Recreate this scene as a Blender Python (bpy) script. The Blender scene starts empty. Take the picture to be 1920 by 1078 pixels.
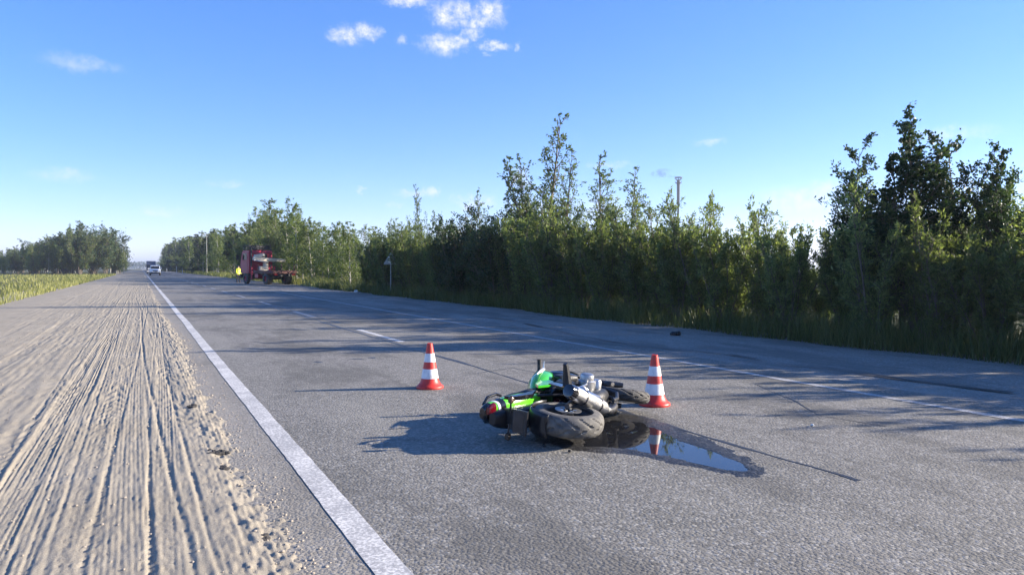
import bpy, bmesh, math, random
import numpy as np
from mathutils import Vector, Matrix

random.seed(7)
scn = bpy.context.scene
COL = scn.collection
R = math.radians

# ------------------------------------------------------------------ camera
FPX, UC, VC, VH, CAMH = 1400.0, 960.0, 539.0, 503.0, 1.5      # of a 1920 px wide frame
YAW = R(26.4)
PITCH = math.atan((VC - VH) / FPX)
cam_d = bpy.data.cameras.new('camera')
cam = bpy.data.objects.new('camera', cam_d)
COL.objects.link(cam)
cam_d.sensor_width = 36.0
cam_d.lens = FPX / 1920 * 36
cam_d.clip_start = 0.05
cam_d.clip_end = 20000
cam.location = (0, 0, CAMH)
cam.rotation_euler = (math.pi / 2 - PITCH, 0, -YAW)
scn.camera = cam
FW = Vector((math.sin(YAW), math.cos(YAW), 0))
RT = Vector((math.cos(YAW), -math.sin(YAW), 0))

# ------------------------------------------------------------------ light
SUN_AZ, SUN_EL = R(108), R(19)          # clockwise from the road direction (+Y)
scn.view_settings.view_transform = 'Standard'
scn.view_settings.look = 'None'
scn.view_settings.exposure = 1.42
scn.view_settings.gamma = 1
scn.view_settings.use_curve_mapping = False
sun_d = bpy.data.lights.new('sun', 'SUN')
sun_d.energy = 5.0
sun_d.angle = R(0.5)
sun_d.color = (1.0, 0.9, 0.76)
sun = bpy.data.objects.new('sun', sun_d)
COL.objects.link(sun)
sdir = Vector((math.sin(SUN_AZ) * math.cos(SUN_EL), math.cos(SUN_AZ) * math.cos(SUN_EL), math.sin(SUN_EL)))
sun.rotation_euler = sdir.to_track_quat('Z', 'Y').to_euler()
sun.location = (30, -10, 40)

world = bpy.data.worlds.new('World')
scn.world = world
world.use_nodes = True


def pix_dir(u, v):
    """world direction of a photo pixel"""
    x, y, z = (u - UC) / FPX, (VC - v) / FPX, 1.0
    d = RT * x + FW * (z * math.cos(PITCH) + y * math.sin(PITCH))
    d.z = y * math.cos(PITCH) - z * math.sin(PITCH)
    return d.normalized()


def build_world():
    nt = world.node_tree
    N, L = nt.nodes, nt.links
    N.clear()
    out = N.new('ShaderNodeOutputWorld')
    bg = N.new('ShaderNodeBackground')
    bg.inputs['Strength'].default_value = 0.10
    sky = N.new('ShaderNodeTexSky')
    sky.sky_type = 'NISHITA'
    sky.sun_disc = False
    sky.sun_elevation = SUN_EL
    sky.sun_rotation = SUN_AZ
    sky.altitude = 0
    sky.air_density = 0.8
    sky.dust_density = 0.0
    sky.ozone_density = 4.0
    hs = N.new('ShaderNodeHueSaturation')
    hs.inputs['Saturation'].default_value = 1.28
    hs.inputs['Value'].default_value = 1.0
    tint = N.new('ShaderNodeMix')
    tint.data_type = 'RGBA'
    tint.blend_type = 'MULTIPLY'
    tint.inputs['Factor'].default_value = 1
    gm = N.new('ShaderNodeGamma')
    gm.inputs['Gamma'].default_value = .80
    L.new(sky.outputs[0], gm.inputs['Color'])
    L.new(gm.outputs[0], tint.inputs['A'])
    tint.inputs['B'].default_value = (1.42, 1.27, 1.46, 1)
    L.new(tint.outputs['Result'], hs.inputs['Color'])
    tc = N.new('ShaderNodeTexCoord')
    sep = N.new('ShaderNodeSeparateXYZ')
    L.new(tc.outputs['Generated'], sep.inputs[0])

    def math_(op, a, b=None, clamp=False):
        n = N.new('ShaderNodeMath')
        n.operation = op
        n.use_clamp = clamp
        for i, s in enumerate((a, b)):
            if s is None:
                continue
            if isinstance(s, (int, float)):
                n.inputs[i].default_value = s
            else:
                L.new(s, n.inputs[i])
        return n.outputs[0]

    az = math_('ARCTAN2', sep.outputs[0], sep.outputs[1])
    el = math_('ARCSINE', sep.outputs[2])
    cb = N.new('ShaderNodeCombineXYZ')
    L.new(az, cb.inputs[0])
    L.new(el, cb.inputs[1])
    no = N.new('ShaderNodeTexNoise')
    no.inputs['Scale'].default_value = 44
    no.inputs['Detail'].default_value = 8
    no.inputs['Roughness'].default_value = 0.7
    L.new(cb.outputs[0], no.inputs['Vector'])
    sub = N.new('ShaderNodeVectorMath')
    sub.operation = 'SUBTRACT'
    L.new(no.outputs['Color'], sub.inputs[0])
    sub.inputs[1].default_value = (0.5, 0.5, 0.5)
    sc_ = N.new('ShaderNodeVectorMath')
    sc_.operation = 'MULTIPLY'
    L.new(sub.outputs[0], sc_.inputs[0])
    sc_.inputs[1].default_value = (0.05, 0.03, 0)
    ad = N.new('ShaderNodeVectorMath')
    ad.operation = 'ADD'
    L.new(cb.outputs[0], ad.inputs[0])
    L.new(sc_.outputs[0], ad.inputs[1])
    blobs = [(765, 2, 46, 12, 1), (835, 27, 34, 24, 1), (862, 22, 22, 18, 1), (915, 26, 36, 22, 1), (895, 44, 32, 14, 1),
             (930, 16, 16, 12, .8), (648, 68, 28, 19, 1), (692, 62, 24, 15, .9), (630, 60, 14, 10, .6), (755, 78, 13, 10, .6),
             (832, 84, 44, 18, 1), (862, 80, 24, 15, 1), (885, 64, 22, 13, .9), (928, 86, 32, 9, .9), (975, 92, 8, 9, .5),
             (915, 104, 10, 6, .4), (808, 360, 20, 12, .8), (775, 362, 40, 8, .5), (735, 385, 16, 6, .4), (1330, 267, 30, 6, .45),
             (1505, 372, 75, 26, .5), (1545, 360, 45, 20, .5), (890, 380, 42, 15, .75), (975, 335, 20, 24, .8), (1010, 400, 60, 30, .6),
             (1140, 310, 42, 7, .4), (425, 345, 30, 6, .35), (300, 396, 40, 8, .4), (1130, 400, 60, 30, .45), (150, 120, 60, 14, .35),
             (1780, 250, 70, 14, .35), (120, 330, 50, 10, .35), (680, 358, 8, 7, .5)]
    acc = None
    for u, v, su, sv, st in blobs:
        d = pix_dir(u, v)
        a, e = math.atan2(d.x, d.y), math.asin(d.z)
        s = N.new('ShaderNodeVectorMath')
        s.operation = 'SUBTRACT'
        L.new(ad.outputs[0], s.inputs[0])
        s.inputs[1].default_value = (a, e, 0)
        m = N.new('ShaderNodeVectorMath')
        m.operation = 'MULTIPLY'
        L.new(s.outputs[0], m.inputs[0])
        m.inputs[1].default_value = (FPX / su * .95, FPX / sv * .95, 0)
        ln = N.new('ShaderNodeVectorMath')
        ln.operation = 'LENGTH'
        L.new(m.outputs[0], ln.inputs[0])
        mr = N.new('ShaderNodeMapRange')
        mr.interpolation_type = 'SMOOTHSTEP'
        mr.inputs['From Min'].default_value = 1.25
        mr.inputs['From Max'].default_value = 0.1
        mr.inputs['To Min'].default_value = 0
        mr.inputs['To Max'].default_value = st
        L.new(ln.outputs['Value'], mr.inputs['Value'])
        acc = mr.outputs[0] if acc is None else math_('MAXIMUM', acc, mr.outputs[0])
    no2 = N.new('ShaderNodeTexNoise')
    no2.inputs['Scale'].default_value = 85
    no2.inputs['Detail'].default_value = 6
    no2.inputs['Roughness'].default_value = .65
    L.new(cb.outputs[0], no2.inputs['Vector'])
    mr2 = N.new('ShaderNodeMapRange')
    L.new(no2.outputs['Fac'], mr2.inputs['Value'])
    mr2.inputs['From Min'].default_value = .36
    mr2.inputs['From Max'].default_value = .62
    mr2.inputs['To Min'].default_value = .18
    mr2.inputs['To Max'].default_value = .92
    mask = math_('MULTIPLY', acc, mr2.outputs[0])
    mx = N.new('ShaderNodeMix')
    mx.data_type = 'RGBA'
    L.new(mask, mx.inputs['Factor'])
    L.new(hs.outputs[0], mx.inputs['A'])
    mx.inputs['B'].default_value = (4.3, 4.25, 4.4, 1)
    L.new(mx.outputs['Result'], bg.inputs['Color'])
    L.new(bg.outputs[0], out.inputs[0])


build_world()


# ------------------------------------------------------------------ helpers
def at(u, v, z=0.0):
    """point at height z that the photo shows at pixel (u, v)"""
    d = pix_dir(u, v)
    t = (z - CAMH) / d.z
    return Vector((d.x * t, d.y * t, z))


def row(u, x):
    """y and depth of the ground point with road offset x seen in column u"""
    t = (u - UC) / FPX
    Z = x / (math.sin(YAW) + math.cos(YAW) * t)
    return Z * math.cos(YAW) - t * Z * math.sin(YAW), Z


def tag(o, label=None, cat=None, group=None, kind=None):
    if label:
        o['label'] = label
    if cat:
        o['category'] = cat
    if group:
        o['group'] = group
    if kind:
        o['kind'] = kind
    return o


def empty(name, loc=(0, 0, 0), rz=0):
    o = bpy.data.objects.new(name, None)
    o.empty_display_size = 0.2
    o.location = loc
    o.rotation_euler = (0, 0, rz)
    COL.objects.link(o)
    return o


def copy_tree(o, parent=None):
    c = o.copy()
    COL.objects.link(c)
    if parent:
        c.parent = parent
    for ch in list(o.children):
        copy_tree(ch, c)
    return c


def np_mesh(name, verts, faces, smooth=False):
    """verts (n,3) array, faces (m,k) array"""
    me = bpy.data.meshes.new(name)
    verts = np.asarray(verts, np.float32)
    faces = np.asarray(faces, np.int32)
    n, k = faces.shape
    me.vertices.add(len(verts))
    me.vertices.foreach_set('co', verts.ravel())
    me.loops.add(n * k)
    me.loops.foreach_set('vertex_index', faces.ravel())
    me.polygons.add(n)
    me.polygons.foreach_set('loop_start', np.arange(0, n * k, k, dtype=np.int32))
    if smooth:
        me.polygons.foreach_set('use_smooth', np.ones(n, bool))
    me.update(calc_edges=True)
    me.validate()
    return me


def mesh_obj(name, me, mat, parent=None):
    o = bpy.data.objects.new(name, me)
    if mat:
        me.materials.append(mat)
    COL.objects.link(o)
    if parent:
        o.parent = parent
    return o


class MB:
    def __init__(self):
        self.bm = bmesh.new()

    def box(self, size, loc=(0, 0, 0), rot=(0, 0, 0), bevel=0.0, seg=1, taper=None):
        b = bmesh.new()
        bmesh.ops.create_cube(b, size=1)
        for v in b.verts:
            if taper and v.co.z > 0:
                v.co.x *= taper[0]
                v.co.y *= taper[1]
            v.co = Vector((v.co.x * size[0], v.co.y * size[1], v.co.z * size[2]))
        if bevel:
            bmesh.ops.bevel(b, geom=b.edges[:], offset=bevel, segments=seg, affect='EDGES', profile=0.6)
        from mathutils import Euler
        M = Matrix.Translation(loc) @ Euler(rot).to_matrix().to_4x4()
        self._merge(b, M)
        return self

    def _merge(self, b, M=None):
        if M is not None:
            bmesh.ops.transform(b, matrix=M, verts=b.verts)
        me = bpy.data.meshes.new('tmp')
        b.to_mesh(me)
        b.free()
        self.bm.from_mesh(me)
        bpy.data.meshes.remove(me)

    def tube(self, pts, r, seg=8, cap=True):
        pts = [Vector(p) for p in pts]
        n = len(pts)
        rs = r if isinstance(r, (list, tuple)) else [r] * n
        rings = []
        up = Vector((0, 0, 1))
        for i, p in enumerate(pts):
            d = (pts[min(i + 1, n - 1)] - pts[max(i - 1, 0)]).normalized()
            a = d.cross(up if abs(d.dot(up)) < 0.95 else Vector((1, 0, 0))).normalized()
            if rings and a.dot(last) < 0:
                a = -a
            last = a
            b = d.cross(a)
            rings.append([self.bm.verts.new(p + (a * math.cos(2 * math.pi * k / seg) + b * math.sin(2 * math.pi * k / seg)) * rs[i]) for k in range(seg)])
        self._skin(rings, cap)
        return self

    def _skin(self, rings, cap=True):
        seg = len(rings[0])
        for r0, r1 in zip(rings, rings[1:]):
            for k in range(seg):
                self.bm.faces.new((r0[k], r0[(k + 1) % seg], r1[(k + 1) % seg], r1[k]))
        if cap:
            self.bm.faces.new(rings[0][::-1])
            self.bm.faces.new(rings[-1])

    def loft(self, secs, seg=16, power=2.6):
        """secs: (x, zc, hz, yc, hy) superellipse rings across X"""
        rings = []
        for (x, zc, hz, yc, hy) in secs:
            ring = []
            for k in range(seg):
                a = 2 * math.pi * k / seg
                c, s = math.cos(a), math.sin(a)
                e = 2 / power
                ring.append(self.bm.verts.new((x, yc + hy * math.copysign(abs(c) ** e, c), zc + hz * math.copysign(abs(s) ** e, s))))
            rings.append(ring)
        self._skin(rings)
        return self

    def rings(self, ringpts, cap=True):
        self._skin([[self.bm.verts.new(p) for p in r] for r in ringpts], cap)
        return self

    def lathe(self, prof, center=(0, 0, 0), axis='z', seg=32, closed=False, mod=None):
        """prof: (radius, height) pairs"""
        rings = []
        cx, cy, cz = center
        for j, (r, h) in enumerate(prof):
            ring = []
            for k in range(seg):
                a = 2 * math.pi * k / seg
                rr = r if mod is None else mod(r, h, j, k, a)
                c, s = rr * math.cos(a), rr * math.sin(a)
                if axis == 'z':
                    p = (cx + c, cy + s, cz + h)
                elif axis == 'y':
                    p = (cx + c, cy + h, cz + s)
                else:
                    p = (cx + h, cy + c, cz + s)
                ring.append(self.bm.verts.new(p))
            rings.append(ring)
        if closed:
            rings.append(rings[0])
            self._skin(rings, False)
        else:
            self._skin(rings, True)
        return self

    def prism(self, poly, y0, y1, axis='y'):
        """poly of (x, z) extruded along y (or (x, y) along z)"""
        def P(p, h):
            return (p[0], h, p[1]) if axis == 'y' else (p[0], p[1], h)
        a = [self.bm.verts.new(P(p, y0)) for p in poly]
        b = [self.bm.verts.new(P(p, y1)) for p in poly]
        n = len(poly)
        for k in range(n):
            self.bm.faces.new((a[k], a[(k + 1) % n], b[(k + 1) % n], b[k]))
        self.bm.faces.new(a[::-1])
        self.bm.faces.new(b)
        return self

    def build(self, name, mat, parent=None, smooth=True, angle=38, bevel=0):
        bmesh.ops.recalc_face_normals(self.bm, faces=self.bm.faces[:])
        me = bpy.data.meshes.new(name)
        self.bm.to_mesh(me)
        self.bm.free()
        if smooth:
            me.polygons.foreach_set('use_smooth', np.ones(len(me.polygons), bool))
            me.set_sharp_from_angle(angle=R(angle))
        o = mesh_obj(name, me, mat, parent)
        return o


# numpy value noise ------------------------------------------------
def vnoise(x, y, seed=0):
    x = np.asarray(x, float)
    y = np.asarray(y, float)
    xi, yi = np.floor(x).astype(np.int64), np.floor(y).astype(np.int64)
    xf, yf = x - xi, y - yi
    xf, yf = xf * xf * (3 - 2 * xf), yf * yf * (3 - 2 * yf)

    def h(a, b):
        n = (a * 374761393 + b * 668265263 + seed * 974634777) & 0x7fffffff
        n = ((n ^ (n >> 13)) * 1274126177) & 0x7fffffff
        n = n ^ (n >> 16)
        return (n & 0xffff) / 65535.0
    return (h(xi, yi) * (1 - xf) + h(xi + 1, yi) * xf) * (1 - yf) + (h(xi, yi + 1) * (1 - xf) + h(xi + 1, yi + 1) * xf) * yf


def fbm(x, y, o=4, seed=0):
    s, a, t = 0, 1.0, 0
    for i in range(o):
        s = s + a * vnoise(x * 2 ** i, y * 2 ** i, seed + i)
        t += a
        a *= .5
    return s / t


# ------------------------------------------------------------------ materials
def new_mat(name):
    m = bpy.data.materials.new(name)
    m.use_nodes = True
    return m, m.node_tree.nodes, m.node_tree.links, m.node_tree.nodes['Principled BSDF']


def node_noise(N, L, vec, scale, detail=4, rough=.55):
    n = N.new('ShaderNodeTexNoise')
    n.inputs['Scale'].default_value = scale
    n.inputs['Detail'].default_value = detail
    n.inputs['Roughness'].default_value = rough
    if vec is not None:
        L.new(vec, n.inputs['Vector'])
    return n


def ramp(N, L, fac, stops):
    r = N.new('ShaderNodeValToRGB')
    els = r.color_ramp.elements
    while len(els) < len(stops):
        els.new(0.5)
    for e, (p, c) in zip(els, stops):
        e.position = p
        e.color = (c, c, c, 1) if isinstance(c, (int, float)) else (*c, 1)
    L.new(fac, r.inputs[0])
    return r.outputs[0]


def mixc(N, L, fac, a, b, mode='MIX'):
    n = N.new('ShaderNodeMix')
    n.data_type = 'RGBA'
    n.blend_type = mode
    for key, s in (('Factor', fac), ('A', a), ('B', b)):
        if isinstance(s, (int, float)):
            n.inputs[key].default_value = s
        elif isinstance(s, tuple):
            n.inputs[key].default_value = (*s, 1)
        else:
            L.new(s, n.inputs[key])
    return n.outputs['Result']


def pm(name, col, rough=.5, metal=0, var=.2, scale=9, bump=0.0, dirt=None, dirt_amt=.4, coat=0):
    m, N, L, P = new_mat(name)
    tc = N.new('ShaderNodeTexCoord')
    no = node_noise(N, L, tc.outputs['Object'], scale)
    lo = tuple(c * (1 - var) for c in col)
    hi = tuple(min(1, c * (1 + var)) for c in col)
    c = mixc(N, L, no.outputs['Fac'], lo, hi)
    if dirt:
        n2 = node_noise(N, L, tc.outputs['Object'], scale * .6, 6, .65)
        f = ramp(N, L, n2.outputs['Fac'], [(.45, 0), (.7, dirt_amt)])
        c = mixc(N, L, f, c, dirt)
    L.new(c, P.inputs['Base Color'])
    r = N.new('ShaderNodeMapRange')
    L.new(no.outputs['Fac'], r.inputs['Value'])
    r.inputs['To Min'].default_value = max(.02, rough - .1)
    r.inputs['To Max'].default_value = min(1, rough + .1)
    L.new(r.outputs[0], P.inputs['Roughness'])
    P.inputs['Metallic'].default_value = metal
    P.inputs['Coat Weight'].default_value = coat
    P.inputs['Coat Roughness'].default_value = .12
    if bump:
        b = N.new('ShaderNodeBump')
        b.inputs['Strength'].default_value = bump
        b.inputs['Distance'].default_value = .01
        n3 = node_noise(N, L, tc.outputs['Object'], scale * 6, 5)
        L.new(n3.outputs['Fac'], b.inputs['Height'])
        L.new(b.outputs[0], P.inputs['Normal'])
    return m


def leaf_mat(name, dark, light, trans=.35):
    m, N, L, P = new_mat(name)
    g = N.new('ShaderNodeNewGeometry')
    oi = N.new('ShaderNodeObjectInfo')
    c = mixc(N, L, g.outputs['Random Per Island'], dark, light)
    f = N.new('ShaderNodeMapRange')
    L.new(oi.outputs['Random'], f.inputs['Value'])
    f.inputs['To Min'].default_value = .75
    f.inputs['To Max'].default_value = 1.25
    hs = N.new('ShaderNodeHueSaturation')
    L.new(c, hs.inputs['Color'])
    L.new(f.outputs[0], hs.inputs['Value'])
    L.new(hs.outputs[0], P.inputs['Base Color'])
    P.inputs['Roughness'].default_value = .5
    P.inputs['Specular IOR Level'].default_value = .3
    tr = N.new('ShaderNodeBsdfTranslucent')
    c2 = mixc(N, L, 1.0, hs.outputs[0], (1.15, 1.25, .55), 'MULTIPLY')
    L.new(c2, tr.inputs['Color'])
    ms = N.new('ShaderNodeMixShader')
    ms.inputs[0].default_value = trans
    L.new(P.outputs[0], ms.inputs[1])
    L.new(tr.outputs[0], ms.inputs[2])
    L.new(ms.outputs[0], N['Material Output'].inputs['Surface'])
    return m


def asphalt_mat(name, base, speck, dusty, worn=True):
    m, N, L, P = new_mat(name)
    tc = N.new('ShaderNodeTexCoord')
    V = tc.outputs['Object']
    big = node_noise(N, L, V, .35, 5, .6)
    mp = N.new('ShaderNodeMapping')
    mp.inputs['Scale'].default_value = (1.6, .09, 1)
    L.new(V, mp.inputs['Vector'])
    streak = node_noise(N, L, mp.outputs[0], 1.0, 6, .6)
    fine = node_noise(N, L, V, 60, 3, .6)
    vo = N.new('ShaderNodeTexVoronoi')
    vo.inputs['Scale'].default_value = 48
    L.new(V, vo.inputs['Vector'])
    vsep = N.new('ShaderNodeSeparateColor')
    L.new(vo.outputs['Color'], vsep.inputs[0])
    c = mixc(N, L, ramp(N, L, streak.outputs['Fac'], [(.3, 0), (.7, 1)]), tuple(b * .8 for b in base), tuple(b * 1.2 for b in base))
    c = mixc(N, L, ramp(N, L, big.outputs['Fac'], [(.4, 0), (.68, .55)]), c, dusty)
    c = mixc(N, L, ramp(N, L, vsep.outputs[0], [(.62, 0), (.9, .55)]), c, speck)
    c = mixc(N, L, ramp(N, L, vsep.outputs[1], [(.7, 0), (.95, .6)]), c, tuple(b * .4 for b in base))
    if worn:    # dark oil/rubber spots
        spot = node_noise(N, L, V, 1.3, 6, .65)
        c = mixc(N, L, ramp(N, L, spot.outputs['Fac'], [(.62, 0), (.74, .4)]), c, tuple(b * .5 for b in base))
    if worn:
        # patches of newer and older surface, and sand blown in from the left shoulder
        mp2 = N.new('ShaderNodeMapping')
        mp2.inputs['Scale'].default_value = (.55, .22, 1)
        L.new(V, mp2.inputs['Vector'])
        pn = node_noise(N, L, mp2.outputs[0], 1.0, 7, .7)
        c = mixc(N, L, ramp(N, L, pn.outputs['Fac'], [(.50, 0), (.57, .6)]), c, tuple(b * .55 for b in base))
        c = mixc(N, L, ramp(N, L, pn.outputs['Fac'], [(.32, .65), (.44, 0)]), c, tuple(b * 1.5 for b in base))
        sx = N.new('ShaderNodeSeparateXYZ')
        L.new(V, sx.inputs[0])
        nx = N.new('ShaderNodeMath')
        nx.operation = 'MULTIPLY_ADD'
        dn = node_noise(N, L, V, 5, 6, .7)
        L.new(dn.outputs['Fac'], nx.inputs[0])
        nx.inputs[1].default_value = -.7
        L.new(sx.outputs[0], nx.inputs[2])
        mrx = N.new('ShaderNodeMapRange')
        L.new(nx.outputs[0], mrx.inputs['Value'])
        mrx.inputs['From Min'].default_value = .45
        mrx.inputs['From Max'].default_value = .85
        mrx.inputs['To Min'].default_value = .4
        mrx.inputs['To Max'].default_value = 0
        c = mixc(N, L, mrx.outputs[0], c, (.36, .32, .26))
    L.new(c, P.inputs['Base Color'])
    P.inputs['Roughness'].default_value = .82
    P.inputs['Specular IOR Level'].default_value = .35
    b = N.new('ShaderNodeBump')
    b.inputs['Strength'].default_value = .65
    b.inputs['Distance'].default_value = .007
    hmix = N.new('ShaderNodeMath')
    hmix.operation = 'SUBTRACT'
    L.new(fine.outputs['Fac'], hmix.inputs[0])
    L.new(vo.outputs['Distance'], hmix.inputs[1])
    L.new(hmix.outputs[0], b.inputs['Height'])
    L.new(b.outputs[0], P.inputs['Normal'])
    return m


def sand_mat(name, col, col2):
    m, N, L, P = new_mat(name)
    tc = N.new('ShaderNodeTexCoord')
    V = tc.outputs['Object']
    a = node_noise(N, L, V, 1.1, 6, .6)
    f = node_noise(N, L, V, 140, 4, .7)
    c = mixc(N, L, ramp(N, L, a.outputs['Fac'], [(.3, 0), (.7, 1)]), col, col2)
    c = mixc(N, L, ramp(N, L, f.outputs['Fac'], [(.38, .6), (.58, 0)]), c, tuple(v * .5 for v in col))
    L.new(c, P.inputs['Base Color'])
    P.inputs['Roughness'].default_value = .95
    P.inputs['Specular IOR Level'].default_value = .15
    b = N.new('ShaderNodeBump')
    b.inputs['Strength'].default_value = .5
    b.inputs['Distance'].default_value = .006
    L.new(f.outputs['Fac'], b.inputs['Height'])
    L.new(b.outputs[0], P.inputs['Normal'])
    return m


def paint_mat(name, col, under, wear=(.43, .58)):
    m, N, L, P = new_mat(name)
    tc = N.new('ShaderNodeTexCoord')
    V = tc.outputs['Object']
    a = node_noise(N, L, V, 45, 5, .7)
    g = node_noise(N, L, V, 2.2, 5, .65)
    s = N.new('ShaderNodeMath')
    s.operation = 'MULTIPLY_ADD'
    L.new(g.outputs['Fac'], s.inputs[0])
    s.inputs[1].default_value = .5
    L.new(a.outputs['Fac'], s.inputs[2])
    f = ramp(N, L, s.outputs[0], [(wear[0] + .2, 0), (wear[1] + .25, .85)])
    c = mixc(N, L, f, col, under)
    L.new(c, P.inputs['Base Color'])
    P.inputs['Roughness'].default_value = .7
    b = N.new('ShaderNodeBump')
    b.inputs['Strength'].default_value = .4
    b.inputs['Distance'].default_value = .004
    L.new(a.outputs['Fac'], b.inputs['Height'])
    L.new(b.outputs[0], P.inputs['Normal'])
    return m


def water_mat():
    m, N, L, P = new_mat('puddle_water')
    tc = N.new('ShaderNodeTexCoord')
    n = node_noise(N, L, tc.outputs['Object'], 3, 3)
    c = mixc(N, L, n.outputs['Fac'], (.012, .013, .016), (.02, .02, .022))
    L.new(c, P.inputs['Base Color'])
    P.inputs['Roughness'].default_value = .03
    P.inputs['IOR'].default_value = 1.45
    P.inputs['Specular IOR Level'].default_value = .5
    return m


M = {}
M['asphalt'] = asphalt_mat('road_asphalt', (.18, .168, .143), (.40, .38, .34), (.225, .207, .185))
M['shoulder'] = asphalt_mat('shoulder_asphalt', (.25, .225, .195), (.42, .40, .36), (.27, .25, .22))
M['sand'] = sand_mat('dusty_sand', (.34, .295, .225), (.42, .37, .29))
M['terrain'] = sand_mat('meadow_ground', (.075, .085, .035), (.12, .115, .055))
M['line'] = paint_mat('road_paint', (.72, .69, .63), (.27, .26, .25))
M['line_old'] = paint_mat('worn_road_paint', (.62, .61, .59), (.24, .23, .22), (.38, .52))
M['tar'] = pm('bitumen', (.045, .044, .045), .45, 0, .3, 5, .4)
M['wet'] = asphalt_mat('wet_asphalt', (.030, .029, .028), (.13, .125, .12), (.035, .034, .033), False)
M['wet'].node_tree.nodes['Principled BSDF'].inputs['Roughness'].default_value = .42
M['water'] = water_mat()
M['bark'] = pm('grey_bark', (.13, .105, .08), .9, 0, .35, 6, .5)
M['birch_bark'] = pm('birch_bark', (.42, .40, .35), .8, 0, .15, 5, .3, (.05, .045, .04), .9)
M['willow'] = leaf_mat('willow_leaves', (.09, .125, .055), (.25, .28, .125), .55)
M['aspen'] = leaf_mat('aspen_leaves', (.075, .11, .06), (.17, .21, .10), .45)
M['birch'] = leaf_mat('birch_leaves', (.085, .125, .04), (.20, .235, .08), .5)
M['alder'] = leaf_mat('alder_leaves', (.028, .052, .026), (.065, .10, .042), .34)
M['needle'] = leaf_mat('pine_needles', (.018, .036, .02), (.045, .07, .032), .15)
M['grass'] = leaf_mat('verge_grass', (.05, .075, .022), (.14, .15, .055), .35)
M['dry_sun_tinted_grass'] = leaf_mat('dry_sun_tinted_grass', (.16, .17, .05), (.34, .32, .12), .4)  # dry in the field; by the truck the pale tone paints in sunlight
M['pebble'] = pm('pebble_stone', (.34, .29, .23), .9, 0, .35, 30, .3)
M['clod'] = pm('dark_soil', (.05, .045, .04), .95, 0, .3, 20, .5)
M['cone'] = pm('orange_red_plastic', (.66, .035, .022), .45, 0, .2, 18, .1, (.20, .06, .045), .6)
M['band'] = pm('white_reflective_sheet', (.78, .78, .77), .45, 0, .08, 22, .1, (.38, .36, .33), .45)
M['green'] = pm('lime_green_paint', (.13, .66, .018), .22, 0, .08, 6, 0, (.05, .16, .02), .25, 1)
M['green2'] = pm('green_paint', (.05, .42, .025), .22, 0, .08, 6, 0, (.03, .12, .03), .25, 1)
M['black_plastic'] = pm('black_plastic', (.014, .014, .016), .38, 0, .3, 12, .1, (.06, .055, .05), .4)
M['gloss_black'] = pm('gloss_black_paint', (.01, .01, .013), .16, 0, .2, 9, 0, (.05, .045, .04), .3, .6)
M['rubber'] = pm('tyre_rubber', (.032, .031, .03), .72, 0, .25, 25, .3, (.20, .18, .155), .55)
M['tread'] = pm('scuffed_tyre_rubber', (.09, .085, .078), .75, 0, .25, 22, .3, (.26, .24, .2), .5)
M['alu'] = pm('cast_aluminium', (.48, .48, .48), .42, 1, .15, 16, .12, (.12, .11, .1), .3)
M['steel'] = pm('brushed_steel', (.72, .71, .69), .36, 1, .1, 30, 0, (.3, .26, .22), .25)
M['dark_metal'] = pm('dark_metal', (.07, .07, .075), .42, .8, .25, 15, .2, (.10, .09, .08), .35)
M['engine'] = pm('engine_black', (.03, .03, .032), .42, .3, .3, 20, .3, (.12, .11, .1), .4)
M['red_lens'] = pm('red_lens', (.14, .005, .012), .12, 0, .1, 10, 0, None, 0, .5)
M['amber_lens'] = pm('amber_lens', (.7, .24, .02), .15)
M['smoke_lens'] = pm('smoked_lens', (.10, .07, .05), .15)
M['clear_lens'] = pm('clear_lens', (.6, .62, .64), .08, .2)
M['vinyl'] = pm('seat_vinyl', (.017, .017, .018), .55, 0, .25, 18, .3)
M['white_decal'] = pm('white_decal', (.75, .75, .75), .3)
M['truck_red'] = pm('red_truck_paint', (.40, .02, .05), .38, 0, .12, 2, 0, (.16, .05, .05), .4)
M['cream'] = pm('cream_crane_paint', (.74, .62, .46), .5, 0, .1, 3, 0, (.35, .25, .16), .4)
M['board'] = pm('red_brown_boards', (.14, .06, .05), .8, 0, .3, 4, .3, (.25, .2, .15), .4)
M['chassis'] = pm('chassis_black', (.028, .028, .03), .6, 0, .3, 5, .1, (.12, .1, .08), .4)
M['glass'] = pm('dark_window_glass', (.015, .018, .022), .06, 0, .1, 3)
M['white_paint'] = pm('white_car_paint', (.78, .79, .80), .28, 0, .04, 3, 0, (.5, .48, .45), .25, .5)
M['blue_paint'] = pm('blue_truck_paint', (.05, .06, .11), .35, 0, .1, 3)
M['tarp'] = pm('grey_tarpaulin', (.20, .21, .26), .7, 0, .15, 2, .2)
M['hivis'] = pm('hi_vis_yellow_cloth', (.66, .72, .04), .75, 0, .12, 12, .2)
M['trousers'] = pm('dark_trousers', (.018, .02, .03), .85, 0, .2, 14, .2)
M['skin'] = pm('skin', (.55, .33, .24), .55, 0, .08, 20)
M['hair'] = pm('dark_hair', (.02, .015, .012), .6, 0, .2, 30)
M['concrete'] = pm('pole_concrete', (.30, .30, .27), .85, 0, .15, 3, .3)
M['sign_back'] = pm('grey_sign_metal', (.33, .34, .30), .6, .1, .12, 5, 0, (.28, .24, .18), .3)
M['stack'] = pm('stack_steel', (.07, .07, .085), .7, 0, .2, .2)
M['shard'] = pm('black_plastic_shard', (.008, .008, .009), .5)
M['paper'] = pm('white_litter', (.75, .74, .7), .7)

# ------------------------------------------------------------------ setting
X_EDGE, X_LINE, X_MID, X_RIGHT, X_GRASS = .80, 1.087, 4.74, 7.74, 12.5
YF = 2600.0

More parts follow.
